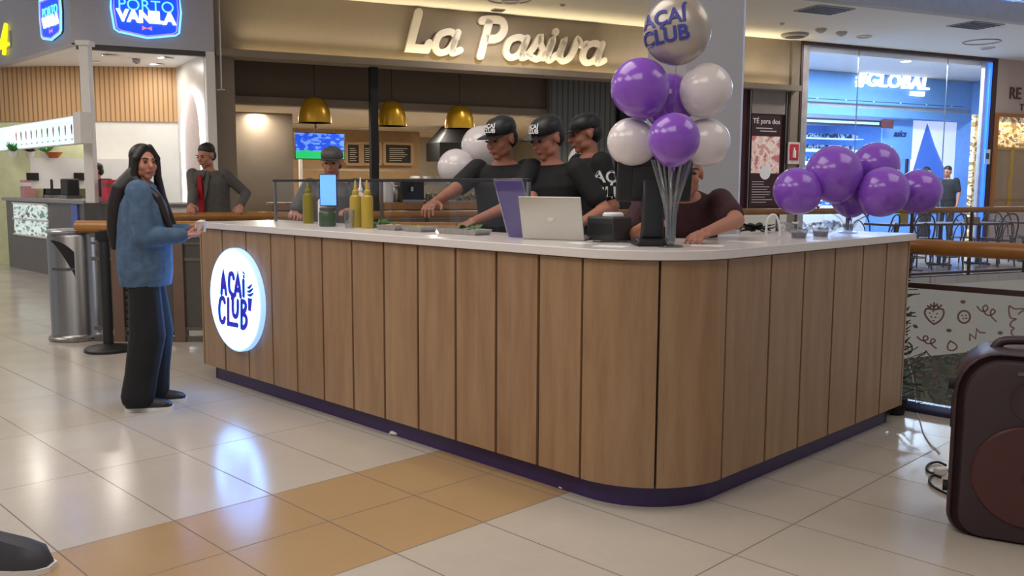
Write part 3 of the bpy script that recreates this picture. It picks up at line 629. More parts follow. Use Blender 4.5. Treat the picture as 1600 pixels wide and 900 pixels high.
# foil balloon on top
c, rr = BD(1058, 48, 3.9, 52)
fm = Matrix.Translation(c) @ Matrix.Rotation(R(-22), 4, 'Z') @ Matrix.Rotation(R(-8), 4, 'Y') @ Matrix.Rotation(R(90), 4, 'X')
o = MB(fm).lathe((0, 0, 0), [(rr * math.cos(a) ** .8 if math.cos(a) > 0 else 0, rr * .62 * math.sin(a)) for a in [-PI / 2 + PI * k / 24 for k in range(25)]], 48); fo = o.build('foil_balloon', 'foil', bq)
def lens(mb, rr, lift=.004):
    mb.v = [Vector((v.x, v.y, rr * .62 * math.sin(math.acos(min(.999, (min(1, math.hypot(v.x, v.y) / rr)) ** 1.25))) + lift + (.002 if v.z > 0 else 0))) for v in mb.v]; return mb
lt_ = MB(fm); lt_.text('AÇAÍ', .085, Matrix.Translation((-.035, .045, 0)), .001, .0025); lt_.text('CLUB', .085, Matrix.Translation((-.04, -.03, 0)), .001, .0025)
lens(lt_, rr).build('foil_lettering', mat('blue_foil_ink', '#3a3f9a', .5), fo)
stick(bq, [tuple(c - Vector((0, 0, rr))), tuple(Vector(bs) + Vector((0, 0, .3)))])
# second bunch
b2 = atz(1325, 364, ZT); its = []
for x, y, d, r, dr in ((1245, 298, 5.0, 36, (.8, 0, -.6)), (1303, 271, 5.05, 43, (.3, 0, -1)), (1368, 259, 5.2, 36, (-.3, 0, -1)), (1381, 299, 4.95, 38, (-.5, 0, -.8)), (1436, 299, 5.1, 34, (-.9, 0, -.6)), (1330, 305, 5.2, 32, (0, 0, -1))):
    c, rr = BD(x, y, d, r); its.append((c, rr, 'balp', dr))
bouquet('bunch of six purple balloons on a short stand at the right end', tuple(b2), its, .03)
# white balloons behind the staff
def lone(label, x, y, d, rpx, m='balw', txt=None):
    c, rr = BD(x, y, d, rpx); t = thing('balloon', label, 'balloon', (c.x, c.y, 0)); o, k = balloon(t, c, rr, m, 1.1)
    loc(t).lathe((0, 0, 0), [(.09, 0), (.09, .01), (.02, .02), (0, .02)], 28).build('floor_base', 'clear', t)
    stick(t, [(c.x, c.y, .02), tuple(k)], .005)
    if txt:
        mt = Matrix.Translation(c) @ Matrix.Rotation(R(-5), 4, 'Z') @ Matrix.Rotation(R(90), 4, 'X'); q = MB(mt)
        q.text(txt[0], rr * .55, Matrix.Translation((0, rr * .22, 0)), .001, .002); q.text(txt[1], rr * .55, Matrix.Translation((0, -rr * .3, 0)), .001, .002)
        q.v = [Vector((v.x, v.y, math.sqrt(max(rr * rr - v.x ** 2 - v.y ** 2, 0)) + .003 + (.002 if v.z > 0 else 0))) for v in q.v]; q.build('print', mat('blue_ink', '#3a3f9a', .5), o)
lone('white balloon floating left of the first cap-wearing worker, lower of the pair', 713, 262, 6.6, 29)
lone('white balloon right behind the first worker’s cap, upper of the pair', 752, 228, 6.8, 31)
lone('small white balloon with blue print between the second and third workers', 910, 250, 6.6, 22, 'balw', ('AÇAÍ', 'CLUB'))
# clutter near the second bunch
def wrap(name, label, pts, r, m='clear'):
    mb = MB(); 
    for P in pts: mb.tube(smoothpts(P, 6), r, 8)
    return tag(mb.build(name, m), label, 'plastic')
rnd = random.Random(5); L_ = []
for k in range(9):
    c = atz(1225 + k * 11, 370 - k * .6, ZT); P = []
    for j in range(7): a = j * 1.1 + k; P.append((c.x + .05 * math.cos(a) * rnd.uniform(.5, 1), c.y + .05 * math.sin(a), ZT + .012 + rnd.uniform(0, .06)))
    L_.append(P)
wrap('plastic_wrapping', 'crumpled clear plastic wrapping on the worktop left of the short balloon stand', L_, .006)
c = atz(1208, 372, ZT)
wrap('plastic_hoop', 'arched white plastic hoop standing left of the crumpled wrapping', [[(c.x - .035, c.y, ZT + .007), (c.x - .035, c.y, ZT + .08), (c.x - .015, c.y, ZT + .115), (c.x + .012, c.y, ZT + .11), (c.x + .03, c.y, ZT + .06), (c.x + .032, c.y, ZT + .007)]], .006, 'whiteg')
for i, (px, py) in enumerate(((1248, 373), (1282, 371))):
    c = atz(px, py, ZT); t = thing('berry_cup', ['clear cup of purple pulp nearest the plastic handle', 'clear cup of purple pulp nearest the short balloon stand'][i], 'cup', tuple(c))
    loc(t).lathe((0, 0, 0), [(.035, 0), (.045, .05), (.043, .05), (.033, .004), (0, .004)], 24).build('cup_wall', 'clear', t)
    loc(t).lathe((0, 0, .005), [(.032, 0), (.038, .025), (0, .03)], 24).build('pulp', 'purple', t)
c = KI @ atz(1186, 362, ZT); leaves('herb_bunch', 'dark green herbs lying on the worktop behind the resting forearm', (c.x, c.y + .03, ZT), 60, .09, 'dgreen', 11, lr=.05)

# ============================================================ RAILS, FLOOR OBJECTS
BR = 5.56
rail = thing('glass_balustrade', 'near balustrade with thick orange wood handrail and glass printed with dessert doodles', 'railing', (BR, 2, 0), frame=KM)
a0, a1 = 2.62, -6.5
MB(KM).tube([(BR, a0, 1.0), (BR, a1, 1.0)], .047, 20).build('handrail', 'rail', rail)
MB(KM).box((BR - .015, a1, .75), (BR + .015, a0, .782)).build('middle_rail', 'darkwood', rail)
MB(KM).box((BR - .006, a1, .05), (BR + .006, a0, .75)).build('glass_panel', glass('printed_glass', (.97, .97, .96, 1), .05), rail, smooth=False)
MB(KM).box((BR - .03, a1, 0), (BR + .03, a0, .055)).build('base_channel', mat('blue_sheen_channel', '#8f9ccc', .25, .6), rail, bevel=.003)  # plain metal channel, the blue light it reflects is put into its colour
MB(KM).box((BR - .06, a1, .0), (BR - .045, a0, .02)).build('floor_trim', mat('dark_blue_trim', '#2c2a48', .4), rail)
for a in (2.6, -.2, -2.4, -4.6): MB(KM).box((BR - .012, a - .02, .05), (BR + .012, a + .02, .96)).build('post', 'steel', rail)
def Z4(pts, sm=True, n=5):
    P = [onK(1380 + x / 3.914, 430 + y / 3.914, BR - .006) for x, y in pts]; P = [Vector((BR - .0062, p.y, p.z)) for p in P]
    return smoothpts(P, n) if sm else P
def dd(name, strokes, w=.009, dots=()):
    mb = MB(KM)
    for s in strokes:
        sm = True
        if s and s[0] == 'L': sm = False; s = s[1:]
        mb.stroke(Z4(s, sm), w, (-1, 0, 0), .0012)
    for (x, y, r) in dots:
        c = Z4([(x, y)], False)[0]; mb.prism([c + Vector((0, r * math.cos(k * PI / 5), r * math.sin(k * PI / 5) * .8)) for k in range(10)], (-.0012, 0, 0))
    mb.build(name, 'print', rail, smooth=False)
def shift(pts, dx, dy, k=1, o=(0, 0)): return [((x - o[0]) * k + o[0] + dx, (y - o[1]) * k + o[1] + dy) for x, y in pts]
berry = [(310, 300), (275, 270), (255, 235), (262, 208), (285, 205), (312, 212), (342, 205), (368, 212), (368, 245), (345, 280), (310, 300)]
leafs = [(272, 188), (290, 200), (292, 180), (310, 198), (330, 178), (335, 200), (356, 184)]
bd = [(285, 232, .006), (305, 222, .006), (330, 235, .006), (295, 255, .006), (320, 258, .006), (308, 278, .006)]
dd('printed_strawberry', [berry, ['L'] + leafs, ['L', (312, 170), (311, 205)]], .011, bd)
dd('printed_strawberry', [shift(berry, 246, 280), ['L'] + shift(leafs, 246, 280)], .011, [(x + 246, y + 280, r) for x, y, r in bd])
def ringp(cx, cy, r): return [(cx + r * math.cos(k * PI / 6), cy + r * math.sin(k * PI / 6)) for k in range(13)]
for cx, cy in ((495, 255), (140, 447)): dd('printed_berry', [ringp(cx, cy, 37)], .011, [(cx - 12, cy - 8, .006), (cx + 10, cy - 10, .006), (cx - 4, cy + 10, .006), (cx + 14, cy + 8, .006)])
sw = [(575, 192), (595, 215), (620, 222), (640, 205), (630, 184), (612, 196), (618, 226), (640, 245), (668, 240), (685, 222), (672, 208), (658, 222), (662, 252), (690, 282)]
dd('printed_swirl', [sw]); dd('printed_swirl', [shift([(x, (y - 192) * .78 + 192) for x, y in sw], -366, 185)])
dd('printed_drop', [[(410, 402), (394, 430), (400, 455), (428, 460), (452, 440), (438, 418), (410, 402)]])
dd('printed_zigzag', [['L', (530, 398), (530, 360), (565, 388), (572, 328), (590, 350), (622, 352)]])
ice = [(262, 463), (250, 482), (215, 498), (208, 520), (222, 538), (250, 545), (215, 545), (190, 570), (195, 610), (225, 628), (262, 612), (290, 626), (330, 628), (336, 595), (305, 568), (332, 560), (322, 520), (285, 492), (262, 463)]
dd('printed_ice_cream', [ice, [(196, 612), (200, 690), (230, 712)], [(332, 615), (290, 690), (285, 708)]])
dd('printed_ice_cream', [[(861, 205), (800, 205), (772, 188), (770, 230), (782, 262), (812, 268), (785, 285), (778, 310), (800, 325), (785, 340), (790, 365), (830, 385), (861, 375)], [(861, 215), (838, 228), (828, 238)]])
def seed(x, y, ang, L_=16, w_=.022):
    c, s = math.cos(ang) * L_, math.sin(ang) * L_; mb = MB(KM); P = Z4([(x - c, y - s), (x + c, y + s)], True, 6)
    mb.stroke(P, [w_ * math.sin(PI * (k + .5) / len(P)) for k in range(len(P))], (-1, 0, 0), .0012); mb.build('printed_seed', 'print', rail, smooth=False)
for x, y, an in ((488, 163, 0), (197, 313, .5), (402, 338, 0), (716, 353, 0), (165, 238, -1), (450, 540, -.8), (402, 596, .5)): seed(x, y, an)
# ---- the balustrade at the far side of the opening
def WR(x, y, t=-4.05): return onW(x, y, t)
fr = thing('far_balustrade', 'far balustrade with wood handrail on brown posts in front of the café chairs', 'railing', (2, -4.05, 0), frame=WM)
MB(WM).tube([(-5.7, -4.05, 1.02), (20, -4.05, 1.02)], .045, 16).build('handrail', 'rail', fr)
for k in range(19):
    s = -5.5 + k * 1.28; MB(WM).box((s, -4.07, 0), (s + .035, -4.035, .985)).build('post', 'darkwood', fr)
MB(WM).box((-5.7, -4.065, .03), (20, -4.04, .07)).build('bottom_rail', 'darkwood', fr)
MB(WM).box((-5.7, -4.056, .1), (20, -4.05, .95)).build('glass_panel', 'glass', fr, smooth=False)
lr = thing('left_balustrade', 'wood handrail over a dark steel panel between the woman and the round sign', 'railing', (-2, 7.72, 0))
MB().tube([(-3.72, 7.70, .99), (-.2, 7.70, .99)], .052, 18).build('handrail', 'rail', lr)
MB().box((-3.55, 7.69, .12), (-.2, 7.71, .93)).build('dark_panel', mat('dark_glass_panel', '#54504a', .25, .3, noise=.05), lr, smooth=False)
for z0, z1 in ((.0, .05), (.1, .13), (.70, .73), (.84, .86), (.90, .94)): MB().box((-3.6, 7.68, z0), (-.2, 7.725, z1)).build('ledge', mat('steel_ledge', '#6d6962', .35, .6), lr)
for x in (-3.42, -2.9): MB().box((x, 7.66, 0), (x + .09, 7.75, .95)).build('post', mat('brown_post', '#6e5648', .5), lr)
cz = MB()
cz.tube([(-3.27 + .025 * math.cos(k * .9), 7.62 + .025 * math.sin(k * .9), .05 + k * .009) for k in range(90)], .006, 6)
tag(cz.build('spring_coil', 'blackwire'), 'black coiled cord hanging beside the brown post behind the woman', 'cord')

# ---- bin
B = atz(112, 532)
t = thing('litter_bin', 'cylindrical brushed steel litter bin with a curved side opening at the left', 'bin', (B.x, B.y + .1, 0))
loc(t).lathe((0, 0, 0), [(.215, 0), (.225, .01), (.225, .03), (.205, .045), (.198, .06), (.198, .90), (.19, .92), (.2, .93), (.206, .945), (.2, .96), (.18, .965), (0, .965)], 56).build('bin_body', 'steel', t, angle=50)
th = lambda x: math.asin(max(-1, min(1, x / .199)))
def bent(pts, r, dr):           # a shape wrapped on the drum
    n = 16; L_ = [(x, zlo, zhi) for x, zlo, zhi in pts]; mb = loc(t)
    mb.loft([[(math.sin(x / .2) * rr, -math.cos(x / .2) * rr, z) for rr, z in ((r, zl), (r + dr, zl), (r + dr, zh), (r, zh))] for x, zl, zh in L_]); return mb
P = []
for k in range(17):
    u = k / 16; x = -.10 + .20 * u; P.append((x, .865 - .30 * u ** 1.6 - .002, .875 - .10 * u ** 2.4))
bent(P, .197, .006).build('opening', 'blackm', t)
bent([(-.10 + .2 * k / 10, .62, .64) for k in range(11)], .197, .009).build('flap_lip', 'dgrey', t)
loc(t).lathe((0, 0, .93), [(.2, 0), (.212, .006), (.212, .02), (.2, .028)], 56).build('rim', 'chrome', t)
# ---- queue post
S = atz(170, 548)
t = thing('queue_post', 'black retractable belt post on a round base between the bin and the woman', 'post', (S.x, S.y, 0))
loc(t).lathe((0, 0, 0), [(.185, 0), (.185, .02), (.17, .035), (.06, .05), (.045, .06), (0, .06)], 48).build('base', 'black', t)
loc(t).lathe((0, 0, .05), [(.04, 0), (.04, .84), (.038, .85)], 32).build('pole', 'black', t)
loc(t).lathe((0, 0, .89), [(.042, 0), (.045, .01), (.045, .085), (.036, .095), (0, .097)], 32).build('belt_head', 'blackm', t)
loc(t).box((-.06, -.02, .9), (-.04, .02, .97)).build('belt_clip', 'blackm', t, bevel=.004)

# ---- loudspeaker
c = Vector((2.045, 3.47, 0))
t = thing('loudspeaker', 'big black party loudspeaker with a round woofer standing at the lower right', 'speaker', tuple(c), R(-28))
W2, D2, H2 = .275, .19, .74
def sect(y, k, top=0):
    P = []; w = W2 * k; r = .085
    for cx, cz, a0_ in ((w - r, r, -90), (w - .15 * k, H2 - .19, 0), (-w + .15 * k, H2 - .19, 90), (-w + r, r, 180)):
        rr = r if cz == r else .15 * k
        for j in range(7):
            a = R(a0_ + 90 * j / 6); P.append((cx + rr * math.cos(a), y, cz + (rr * 1.2 if a0_ in (0, 90) else rr) * math.sin(a)))
    return P
loc(t).loft([sect(-D2 + .03, .9), sect(-D2 + .005, .97), sect(-D2 + .03, 1.0), sect(D2 - .05, 1.0), sect(D2, .9)]).build('cabinet', 'speaker', t, bevel=.01, seg=2)
def fsect(y, k):
    return [(x * k, y, (z - H2 / 2) * k + H2 / 2) for x, _, z in sect(0, .86)]
loc(t).loft([fsect(-D2 + .02, 1), fsect(-D2 - .012, .97), fsect(-D2 - .018, .9)]).build('front_grille', 'grille', t)
RY = Matrix.Rotation(R(90), 4, 'X')
o = loc(t).lathe((0, -D2 - .014, .27), [(.185, 0), (.19, .012), (.18, .02), (.168, .012), (.16, .006), (.1, -.0), (.06, .008), (.055, .014), (.03, .02), (0, .022)], 56, RY).build('woofer', mat('woofer_cone', '#351c1e', .5), t)
loc(t).lathe((0, -D2 - .02, .27), [(.19, 0), (.196, .006), (.19, .014)], 56, RY).build('surround_ring', mat('woofer_ring', '#4a2422', .4), o)
loc(t).lathe((0, -D2 - .016, .56), [(.075, 0), (.078, .01), (.06, .004), (.02, .01), (0, .012)], 40, RY).build('tweeter', 'speaker', t)
loc(t).tube(smoothpts([(-.16, 0, .66), (-.13, 0, .738), (-.07, 0, .758), (.07, 0, .758), (.13, 0, .738), (.16, 0, .66)], 6), .018, 12).build('carry_handle', 'speaker', t)
loc(t).box((-W2 - .006, -.09, .40), (-W2 + .01, .05, .52)).build('side_recess', 'blackm', t, bevel=.004)
for z in (.17, .585): loc(t).cyl((-W2 - .018, -.12, z), (-W2 + .02, -.12, z), .022, n=18).build('side_knob', 'blackm', t)
loc(t).box((-.06, -D2 - .022, .655), (.06, -D2 - .0, .668)).build('control_strip', mat('strip', '#5a5356', .3), t)
# ---- cables on the floor
P = [atz(x, y, .008) for x, y in ((1478, 727), (1466, 722), (1452, 725), (1448, 733), (1455, 739), (1466, 738))]
Q = [atz(x, y, .008) for x, y in ((1470, 746), (1458, 742), (1452, 750), (1458, 760), (1472, 768), (1490, 775))]
tag(MB().tube(smoothpts([tuple(p) for p in P], 6), .006, 8).tube(smoothpts([tuple(p) for p in Q], 6), .006, 8).build('power_cable', 'blackwire'), 'black power cord looping out from behind the loudspeaker', 'cord')
c = atz(1469, 742, 0); mt = PT(c.x, c.y, 0, R(20))
pl = thing('power_plug', 'white power plug lying on the tiles left of the loudspeaker', 'plug', (c.x, c.y, 0), R(20))
loc(pl).box((-.028, -.018, .002), (.028, .018, .036)).build('plug_body', 'wire', pl, bevel=.005); loc(pl).box((.028, -.008, .01), (.045, -.004, .022)).box((.028, .004, .01), (.045, .008, .022)).build('plug_pins', 'steel', pl)
P = [(onK(x, y, BR - .02)) for x, y in ((1417, 500), (1419, 560), (1428, 600), (1432, 640))]
P = [tuple(KM @ p) for p in P] + [tuple(atz(x, y, .006)) for x, y in ((1438, 658), (1443, 676), (1455, 695), (1464, 702), (1468, 708))]
tag(MB().tube(smoothpts(P, 6), .0035, 8).build('white_cable', 'wire'), 'thin white cable hanging on the glass and trailing onto the tiles', 'cable')
# ---- napkins
def nap(label, x, y, r, seed):
    c = atz(x, y, 0); o = crumple('napkin', label, 'napkin', tuple(c + Vector((0, 0, .003))), r, 'paper', ID, .35, seed=seed)
nap('crumpled white napkin on the floor against the purple plinth', 619, 679, .034, 2)
nap('tiny scrap of white paper on the tiles near the rounded corner', 878, 763, .014, 3)

# ---- artificial plant between kiosk and balustrade
t = thing('artificial_plant', 'dark spiky artificial plant squeezed between the oak kiosk and the glass balustrade', 'plant', (5.385, 2.13, 0), frame=KM)
loc(t).tube([(0, 0, .0), (.01, .01, .5), (-.01, 0, .98)], .012, 8).build('stem', 'darkwood', t)
rnd = random.Random(9); q = loc(t)
for k in range(230):
    z = rnd.uniform(.03, .98); a = rnd.uniform(0, 2 * PI); L_ = rnd.uniform(.07, .15) * (1.15 if z < .35 else .75); e = Vector((math.cos(a), math.sin(a), rnd.uniform(-.2, .7))).normalized(); s = Vector((-math.sin(a), math.cos(a), 0)); P = Vector((0, 0, z))
    rg = lambda k_, w: [P + e * L_ * k_ + s * w, P + e * L_ * k_ + Vector((0, 0, .003)), P + e * L_ * k_ - s * w, P + e * L_ * k_ - Vector((0, 0, .003))]
    q.loft([rg(0, .003), rg(.35, .011), rg(.7, .009), rg(1, .001)])
q.build('leaves', 'dgreen', t)
loc(t).lathe((0, 0, 0), [(.05, 0), (.065, .1), (.058, .1), (.0, .09)], 24).build('pot', 'blackm', t)

# ---- the square column behind the kiosk
CB = atd(1091, 200, 7.4)
struct('column', MB(PT(CB.x + .0, 7.4, 0, R(24))).box((-.27, -.2, -5.5), (.27, .35, 4.16)), mat('column_paint', '#bdb9ba', .55, noise=.015), smooth=False)
struct('trim_21', MB(PT(CB.x, 7.4, 0, R(24))).box((.262, -.206, -5.5), (.276, -.19, 4.16)), mat('column_light_line', '#dfe6ff', .3), smooth=False)  # blue line of light on the column edge, put in as a pale strip

# ============================================================ SIGNS ON THE FRONTS
def flatm(frame, s, t, z): return frame @ Matrix.Translation((s, t, z)) @ Matrix.Rotation(R(90), 4, 'X')
def strokeletters(frame, t, X0, Z0, k, data, w, th=.05, sl=.28):
    mb = MB(frame)
    for g in data:
        P = smoothpts([(X0 + (x + y * sl) * k, t, Z0 + y * k) for x, y in g], 6) if len(g) > 2 and g[0] != 'L' else [(X0 + (x + y * sl) * k, t, Z0 + y * k) for x, y in (g[1:] if g[0] == 'L' else g)]
        mb.stroke(P, w, (0, -1, 0), th)
    return mb
# script lettering: unit = x-height 1, capital height 1.75
LaP = dict(
 L=[['L', (.35, 1.75), (.35, .13), (1.15, .13), (1.22, .4)]],
 a=[[(.95, .85), (.6, 1.0), (.15, .8), (.1, .3), (.4, .02), (.8, .2), (1.0, .75)], [(1.02, 1.0), (.95, .4), (1.02, .05), (1.35, .2)]],
 P=[['L', (.3, 0), (.3, 1.7)], [(-.05, 1.62), (.3, 1.7), (.9, 1.68), (1.15, 1.3), (.95, .88), (.35, .8)]],
 s=[[(-.05, .15), (.2, .55), (.42, 1.08), (.5, .8), (.72, .45), (.6, .05), (.25, .1)]],
 i=[[(0, .1), (.15, .5), (.27, 1.0), (.2, .3), (.35, .02), (.62, .3)], ['L', (.3, 1.35), (.31, 1.42)]],
 u=[[(0, .2), (.1, .6), (.15, 1.0), (.1, .3), (.35, .02), (.7, .3), (.85, 1.0), (.9, 1.1), (1.15, .85), (1.4, .95)]])
def script_sign(label, chars, k, z0):
    t = thing('script_lettering', label, 'sign', (chars[0][1], 0, z0), frame=WM)
    for ch, X in chars:
        o = strokeletters(WM, -.012, X, z0, k, LaP[ch], .13 if ch in 'LP' else .105, .07); o.build('letter', 'letter', t, smooth=False)
    return t
sp_ = script_sign('big cream script letters spelling the restaurant name on the taupe fascia', [('L', -1.95), ('a', -1.45), ('P', -.72), ('a', -.22), ('s', .22), ('i', .52), ('u', .78), ('a', 1.22)], .345, 3.455)

# ============================================================ SHOP FRONT DETAILS
def wthing(name, label, cat, s, t, z, group=None): return thing(name, label, cat, (s, t, z), frame=WM, group=group)
# ---- pendant lamps
def pendant(px, y0, y1, w, label):
    c0_, c1_ = onW(px, y0, .5), onW(px, y1, .5); r = w / 2 / FPX * (WM @ c0_).y; h = c0_.z - c1_.z
    t = wthing('pendant_lamp', label, 'lamp', c0_.x, .5, c1_.z)
    prof = [(r, 0)] + [(r * (1 - .06 * u - .55 * u ** 2.6) if u < .9 else r * .5 * (1 - (u - .9) * 9.5), h * u) for u in [k / 18 for k in range(1, 19)]] 
    inner = [(max(x - .012, .0), z - .006 if z > .01 else 0) for x, z in prof[::-1]]
    loc(t).lathe((0, 0, 0), prof + [(0, h)], 44).build('lamp_shade', 'gold', t)
    loc(t).lathe((0, 0, 0), [(r - .004, .0), (r - .03, h * .4), (r * .5, h * .8), (0, h * .82)], 36).build('shade_lining', mat('shade_lining', '#e0b050', .4, .3), t)
    loc(t).ball((0, 0, h * .35), .045).build('bulb', mat('pendant_bulb', '#ffd9a0', .5, emit=3, emcol='#ffc070'), t)
    loc(t).cyl((0, 0, h), (0, 0, 4.1 - c1_.z), .006, n=8).build('cord', 'blackwire', t)
pendant(491.5, 151, 192, 51, 'golden dome pendant lamp left of the thin black post')
pendant(612, 156, 197, 46, 'golden dome pendant lamp just right of the thin black post')
pendant(718, 163, 201, 46, 'golden dome pendant lamp above the leftmost kiosk worker, third along the row')
# ---- television
a, b_ = onW(460, 206, 3), onW(539, 250, 3)
t = wthing('television', 'hanging television showing a bright blue and green football picture', 'television', a.x, 3, b_.z)
loc(t).box((0, 0, 0), (b_.x - a.x, .07, a.z - b_.z)).build('tv_case', 'black', t, bevel=.01)
loc(t).box((.015, -.006, .015), (b_.x - a.x - .015, 0, a.z - b_.z - .015)).build('tv_picture', tv_material(), t, smooth=False)
loc(t).cyl((.4, .04, a.z - b_.z), (.4, .04, 2.68 - b_.z), .02).build('ceiling_mount', 'black', t)
# ---- recessed spots in the kitchen ceiling
ORD = ['first', 'second', 'third', 'fourth', 'fifth', 'sixth', 'seventh', 'eighth', 'ninth', 'tenth', 'eleventh']
for i, (px, py) in enumerate(((398, 203), (441, 213), (466, 194), (545, 214), (568, 200), (606, 226), (634, 218), (655, 226), (672, 203), (795, 191), (830, 184))):
    r = WI.to_3x3() @ ray(px, py); o = WI @ Vector((0, 0, CH)); k = (2.675 - o.z) / r.z; p = o + r * k
    t = wthing('recessed_spotlight', 'small round spotlight in the cream restaurant ceiling, %s from the left of that ceiling' % ORD[i], 'light', p.x, p.y, 2.66, 'spotlights in the restaurant ceiling')
    loc(t).lathe((0, 0, 0), [(.11, .0), (.13, .0), (.13, .015), (.11, .015)], 24).build('ring', 'white', t); loc(t).lathe((0, 0, .002), [(.105, 0), (.105, .01), (0, .01)], 24).build('lamp_glass', 'lamp', t)
# ---- menu boards on the kitchen wall
for x0, x1, y0, y1, lb in ((543, 562, 226, 255, 'narrow chalk menu board in an oak frame, leftmost beside the television'), (566, 592, 226, 255, 'chalk menu board in an oak frame, half behind the thin black post'), (602, 641, 226, 255, 'wide chalk menu board in an oak frame right of the thin black post')):
    a, b_ = onW(x0, y0, 7.6), onW(x1, y1, 7.6); t = wthing('menu_board', lb, 'board', a.x, 7.6, b_.z); w, h = b_.x - a.x, a.z - b_.z
    loc(t).box((0, -.03, 0), (w, 0, h)).build('chalk_surface', mat('chalkboard', '#2a2a26', .8), t, smooth=False)
    loc(t).box((-.06, -.05, -.06), (w + .06, .0, 0)).box((-.06, -.05, h), (w + .06, 0, h + .06)).box((-.1, -.05, 0), (0, 0, h)).box((w, -.05, 0), (w + .1, 0, h)).build('frame', 'tan', t, smooth=False)
    q = loc(t)
    for k in range(7): q.box((w * .15, -.035, h * (.12 + .11 * k)), (w * random.uniform(.6, .88), -.03, h * (.12 + .11 * k) + .014))
    q.build('chalk_lines', mat('chalk', '#b8b4a8', .9), t, smooth=False)
a, b_ = onW(530, 224, 7.75), onW(650, 262, 7.75)
struct('trim_22', MB(WM).box((a.x - 2, 7.75, 1.75), (b_.x + .1, 7.95, 2.68)).box((a.x - 2, 7.75, 0), (b_.x + .1, 7.95, 1.7)), 'tan', smooth=False)
# ---- cooker hood, steel column, curtain, screen
t = wthing('cooker_hood', 'black cooker hood hanging behind the third golden lamp', 'hood', onW(690, 240, 5).x + .12, 5, 1.9)
loc(t).loft([[(-.2, -.1, 0), (.8, -.1, 0), (.8, .8, 0), (-.2, .8, 0)], [(-.2, -.1, .4), (.8, -.1, .4), (.8, .8, .4), (-.2, .8, .4)], [(.1, .1, .78), (.5, .1, .78), (.5, .6, .78), (.1, .6, .78)]]).build('hood_body', 'blackm', t, smooth=False)
loc(t).box((-.2, -.13, .02), (.8, -.1, .06)).build('front_lip', 'steel', t)
for k in range(5): loc(t).cyl((-.0 + k * .17, -.14, -.02), (-.0 + k * .17, -.14, -.16), .012, n=8).build('hanging_ladle', 'chrome', t)
struct('wall_cladding', MB(WM).box((1.1, .8, 0), (2.48, .95, 3.3)), slat_material('grey_cladding', '#6c6a66', '#4e4d4a', 9), smooth=False)
struct('trim_23', MB(WM).box((2.5, .7, 0), (2.78, .9, 3.2)), 'blackm', smooth=False)
t = wthing('menu_screen', 'bright cyan menu screen behind the left purple balloon', 'screen', 2.8, 1.2, 1.9)
loc(t).box((0, 0, 0), (1.5, .06, 1.2)).build('screen_case', 'black', t); loc(t).box((.02, -.005, .02), (1.48, 0, 1.18)).build('screen_picture', 'cyanem', t, smooth=False)
q = loc(t)
for k in range(5): q.box((.12, -.008, .2 + .18 * k), (.12 + random.uniform(.5, 1.0), -.005, .23 + .18 * k))
q.build('screen_text', mat('teal_text', '#3c8fb4', .5, emit=.2), t, smooth=False)
# ---- back counter with dishes and equipment
t = wthing('service_counter', 'restaurant service counter with a wood edge running behind the far rail', 'counter', -3, 1.7, 0)
loc(t).box((-.6, 0, 0), (7.3, .6, 1.0)).build('counter_body', mat('counter_brown', '#5f4e40', .5), t, smooth=False); loc(t).box((-.7, -.06, 1.0), (7.4, .66, 1.05)).build('counter_top', 'marble', t, bevel=.005)
loc(t).box((-.7, -.1, .93), (7.4, -.06, 1.05)).build('wood_edge', 'rail', t)
def jar(s, t_, z, r, h, m, label, cat='jar', name='storage_jar'):
    t = wthing(name, label, cat, s, t_, z); loc(t).lathe((0, 0, 0), [(r * .92, 0), (r, .01), (r, h * .8), (r * .85, h * .88)], 20).build('jar_body', m, t); loc(t).lathe((0, 0, h * .88), [(r * .9, 0), (r * .9, h * .08), (r * .3, h * .12), (0, h * .12)], 20).build('lid', 'dgrey', t)
WB = lambda x, t_=1.9: onW(x, 300, t_).x
jar(WB(605), 1.9, 1.05, .11, .42, 'whiteg', 'tall white canister on the service counter right of the black post')
jar(WB(622), 2.0, 1.05, .09, .3, 'steel', 'steel canister on the service counter beside the tall white canister')
t = wthing('coffee_machine', 'black espresso machine on the service counter right of the canisters', 'machine', WB(640), 1.8, 1.05)
loc(t).box((-.2, 0, 0), (.25, .4, .42)).build('machine_body', 'black', t, bevel=.03, seg=3); loc(t).box((-.18, -.06, .0), (.22, 0, .05)).build('drip_tray', 'steel', t); loc(t).cyl((0, -.04, .2), (0, -.04, .28), .03).build('group_head', 'chrome', t)
t = wthing('pastry_case', 'glass case of green and yellow food on the service counter', 'display case', WB(660), 1.75, 1.05)
loc(t).box((0, 0, 0), (1.2, .4, .03)).box((0, 0, .32), (1.2, .4, .335)).build('case_frame', 'steel', t); loc(t).box((0, 0, .03), (1.2, .008, .32)).build('case_glass', 'glass', t)
q = loc(t); rnd = random.Random(2)
for k in range(60): q.ball((rnd.uniform(.08, 1.12), rnd.uniform(.1, .3), .03 + rnd.uniform(.02, .12)), rnd.uniform(.03, .05), n=8)
tag(q.build('food', pattern_material('mixed_food', [(0, '#5f7a34'), (.44, '#c8a040'), (.52, '#dcd2a0'), (.6, '#8a5a2c')], 12), t), kind='stuff')
for k, px in enumerate((775, 800, 830)): jar(WB(px, 2), 2.0, 1.05, .08, .26, 'steel', ['steel canister behind the leftmost kiosk worker', 'steel canister between the first two kiosk workers', 'steel canister behind the second kiosk worker'][k])
